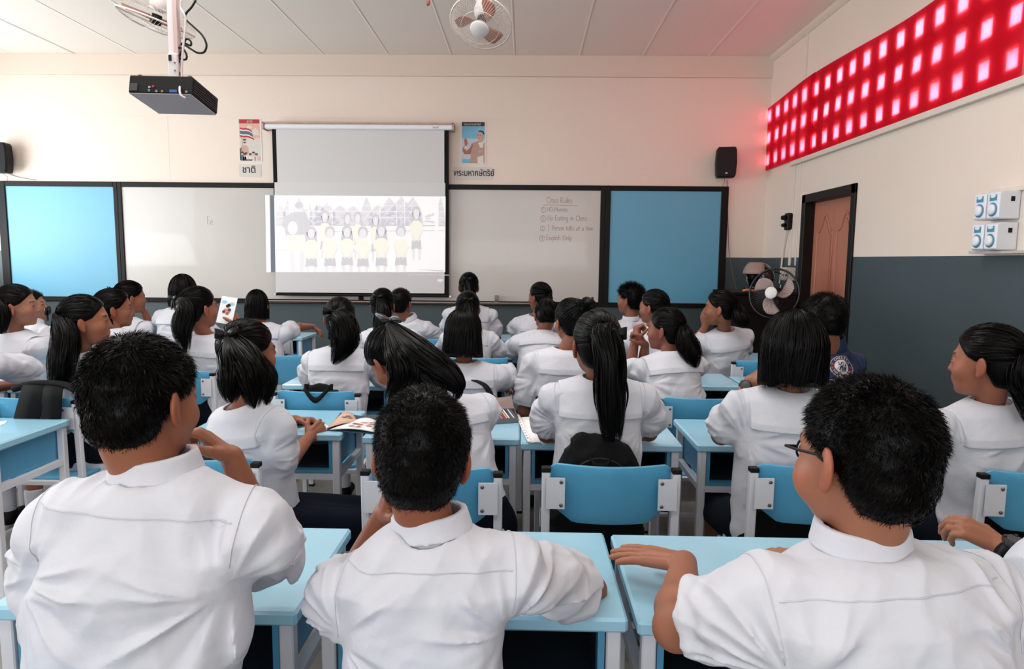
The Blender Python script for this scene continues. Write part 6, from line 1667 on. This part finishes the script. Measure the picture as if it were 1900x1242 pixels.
up = Vector((0, 0, .022))
mb = MB(); mb.add([a, b, c, d, a + up, b + up, c + up, d + up], [(0, 1, 2, 3), (0, 1, 5, 4), (1, 2, 6, 5), (2, 3, 7, 6), (3, 0, 4, 7)]); bx_ = mb.build('box_tray', mat('box_grey', '74706f', .5), cb_); bx_.modifiers.new('s', 'SOLIDIFY').thickness = .002
ld = [d + up * .9, c + up * .9, c + Vector((-.015, .05, .07)), d + Vector((-.02, .05, .06))]
mb = MB(); mb.add(ld, [(0, 1, 2, 3)]); l_ = mb.build('box_lid', mat('lid_brown', '7d6862', .5), cb_); l_.modifiers.new('s', 'SOLIDIFY').thickness = .003
for i, c_ in enumerate(('3a2e2c', 'c9a58e', '2c2c30', '8c3a30', 'c85a50', 'e05a9a', '7a3a2a', 'd8a080', 'e8e0da', '24405c', 'c8c8cc', '4a4a4e')):
    u = (i + .6) / 12.5; p0 = (a * (1 - u) + b * u) + Vector((0, .008, .018)); p1 = (d * (1 - u) + c * u) + Vector((-.012, -.008, .020))
    cr = MB(); cr.tube([p0, p0 * .15 + p1 * .85, p1], [.0036, .0036, .0015], 7); o = cr.build('crayon', mat('crayon_%s' % c_, c_, .5), None, True)
    tag(o, '%s crayon lying in the open crayon box' % ['dark brown', 'beige', 'jet black', 'dark red', 'coral red', 'bright pink', 'rust brown', 'pale orange', 'white', 'navy blue', 'light grey', 'charcoal grey'][i], 'crayon', 'crayons in the open box')
ps_ = empty('ruler_sheet', (0, 0, 0)); tag(ps_, 'white folded sheet with a strip of black marks beside the crayon box', 'paper')
page_mesh('sheet', (flat(984, 823), flat(1004, 822), flat(996, 776), flat(966, 775)), PAPER, ps_, .004)
page_mesh('marked_strip', (flat(979, 820, Z + .006), flat(987, 820, Z + .006), flat(965, 773, Z + .006), flat(958, 773, Z + .006)), mat('strip_white', 'f0eeee', .5), ps_, 0)
mb = MB()
for i in range(8):
    u = (i + .7) / 9; p = flat(961 + 21 * u, 776 + 43 * u, Z + .0075); mb.box(p.x - .002, p.x + .003, p.y - .004, p.y + .004, p.z - .0002, p.z)
mb.build('printed_marks', mat('mark_black', '2a2a30', .6), ps_)
mg = empty('picture_magazine', (0, 0, 0)); tag(mg, 'red illustrated magazine on the fourth-row desk beside the bowed girl', 'magazine')
page_mesh('magazine_page', (flat(913, 656, Z + .004), flat(938, 658, Z + .004), flat(944, 646, Z + .004), flat(915, 646, Z + .004)), mat('mag_page', 'd0a79a', .5), mg, .006)
picture(mg, [(919, 652), (926, 650), (933, 653), (938, 649), (923, 655)], [REDP, ORG_, REDP], lift=.013, rr=.02)
tag(page_mesh('paper_sheet', (flat(76, 611), flat(98, 611), flat(102, 606), flat(80, 605)), PAPER), 'white sheet on the desk below the pale pinboard', 'paper')
tag(page_mesh('paper_sheet', (flat(0, 790), flat(10, 786), flat(14, 781), flat(-10, 783)), PAPER), 'corner of white paper on the desk at the frame edge', 'paper')
# sheet held up
hs = empty('illustrated_sheet', at(421, 576, 4.40)); tag(hs, 'illustrated sheet held up by the girl in the third row', 'paper')
q_ = (Matrix.Rotation(math.radians(-12), 4, 'Z') @ Matrix.Rotation(math.radians(-15), 4, 'X') @ Matrix.Rotation(math.radians(6), 4, 'Y'))
mb = MB(); mb.box(-.06, .06, -.001, .001, -.09, .09, M=q_); mb.build('sheet', PAPER, hs)
mb = MB()
def q2(pts, mi, l=0): mb.add([q_ @ Vector((x, -.0014 - l * .0003, z)) for x, z in pts], [tuple(range(len(pts)))], mi)
for cx, cz_ in ((-.03, .052), (.03, .045)): q2([(cx + .022 * math.cos(k * .7), cz_ + .012 * math.sin(k * .7)) for k in range(9)], 0)
for i, (cx, cz_, m_) in enumerate(((-.01, .0, 1), (.005, .012, 2), (.015, -.008, 1), (-.02, -.012, 3), (.008, -.02, 4), (.02, .005, 3), (0, .028, 5), (.01, .035, 5))): q2([(cx + .013 * math.cos(k * .8), cz_ + .011 * math.sin(k * .8)) for k in range(8)], m_, i + 1)
mb.build('printed_picture', [mat('print_sky', '8fc3dd', .6), ORG_, PNK, NAVP, REDP, BLACKP], hs)

# ---------------------------------------------------------------- crest and lettering on the blue jacket
fnj = p33['shirt']; Oj = p33['ORG']
c0 = at(1563, 674, 2.9); dirc = nrm(np.array(c0) - np.array([0, 0, CAM_H]))
Pc, hit = project_back(lambda p: fnj(p), [np.array(c0, f4) - dirc * .1], dirc, .6); Pc = Pc[0]
fj = p33['f']; uj = p33['s']; vj = p33['t']
_e = 1e-3; _g = A([fnj(np.array([Pc + A(e_) * _e * 20], f4))[0] - fnj(np.array([Pc - A(e_) * _e * 20], f4))[0] for e_ in ((1, 0, 0), (0, 1, 0), (0, 0, 1))])
nj = nrm(_g); vj = nrm(A((0, 0, 1)) - nj * nj[2]); uj = np.cross(vj, nj)
def decal(name, mb_or_obj, m_, lay, parent):
    if isinstance(mb_or_obj, MB): vs = np.array([tuple(v) for v in mb_or_obj.v], f4); fs = mb_or_obj.f
    else:
        me = mb_or_obj.data; vs = np.array([v.co[:] for v in me.vertices], f4); fs = [tuple(p.vertices) for p in me.polygons]; bpy.data.objects.remove(mb_or_obj)
    P0 = Pc + vs[:, :1] * uj + vs[:, 1:2] * vj + nj * .05
    PP, h_ = project_back(lambda p: fnj(p), P0, -nj, .14, .0012 + .0006 * lay)
    return fast_mesh_poly(name, PP - Oj, fs, m_, parent)
def fast_mesh_poly(name, V, F, m_, parent): return mesh_obj(name, [tuple(map(float, v)) for v in V], F, m_, parent)
def disc(r, cx=0, cy=0, n=36, rings=4, r0=0):
    mb = MB(); V = []; F = []
    for i in range(rings + 1):
        rr = r0 + (r - r0) * i / rings
        for k in range(n): V.append((cx + rr * math.cos(2 * math.pi * k / n), cy + rr * math.sin(2 * math.pi * k / n), 0))
    for i in range(rings):
        for k in range(n): F.append((i * n + k, i * n + (k + 1) % n, (i + 1) * n + (k + 1) % n, (i + 1) * n + k))
    mb.add(V, F); return mb
cw_ = mat('crest_white', 'd8cfd0', .6); cn = mat('crest_navy', '0a1f45', .6); cr_ = mat('crest_red', 'a02418', .6); cgold = mat('crest_ring', 'c8a79c', .6)
crest = decal('jacket_crest', disc(.056), cgold, 0, p33['sh']); JS = p33['sh']
decal('crest_ring', disc(.053), cn, 1, JS); decal('crest_disc', disc(.034), cgold, 2, JS); decal('crest_disc', disc(.032), cw_, 3, JS)
for sx in (-1, 1):
    for sy in (-.006, .016): decal('crest_roundel', disc(.006, sx * .043, sy - .006, 12, 2), cr_, 2, JS)
I4 = Matrix.Identity(4)
for txt, a0, a1, flip in (('CHELSEA', 142, 38, 1), ('FOOTBALL CLUB', 214, 326, -1)):
    for i, ch in enumerate(txt):
        if ch == ' ': continue
        a_ = math.radians(a0 + (a1 - a0) * (i + .5) / len(txt)); rad_ = .0385 if flip == 1 else .0475
        M_ = Matrix.Translation((rad_ * math.cos(a_), rad_ * math.sin(a_), 0)) @ Matrix.Rotation(a_ - flip * math.pi / 2, 4, 'Z')
        o = text_mesh('crest_letter', ch, .0155 if flip == 1 else .0115, cw_, M_, ext=0, align='CENTER', bold=.0002); decal('crest_letter', o, cw_, 3, JS)
lion = MB()
for pl_ in ([(-.004, .020), (.004, .024), (.008, .020), (.006, .014), (.009, .006), (.006, -.002), (.011, -.010), (.010, -.020), (.005, -.022), (.004, -.012), (.000, -.008), (-.003, -.014), (-.006, -.022), (-.011, -.021), (-.008, -.012), (-.006, -.004), (-.004, .004), (-.012, .006), (-.013, .002), (-.016, .006), (-.012, .011), (-.004, .010)],
            [(.008, -.002), (.016, .004), (.014, .013), (.018, .018), (.020, .012), (.018, .003), (.012, -.006)], [(-.012, .016), (-.015, .022), (-.018, .018), (-.014, .012), (-.010, .014)]):
    lion.add([(x, y, 0) for x, y in pl_], [tuple(range(len(pl_)))])
decal('crest_lion', lion, cn, 4, JS)
o = text_mesh('chest_lettering', 'CHELSEA', .033, cgold, Matrix.Translation((.012, -.090, 0)), ext=0, align='CENTER', sx=1.05); decal('jacket_lettering', o, cgold, 0, JS)
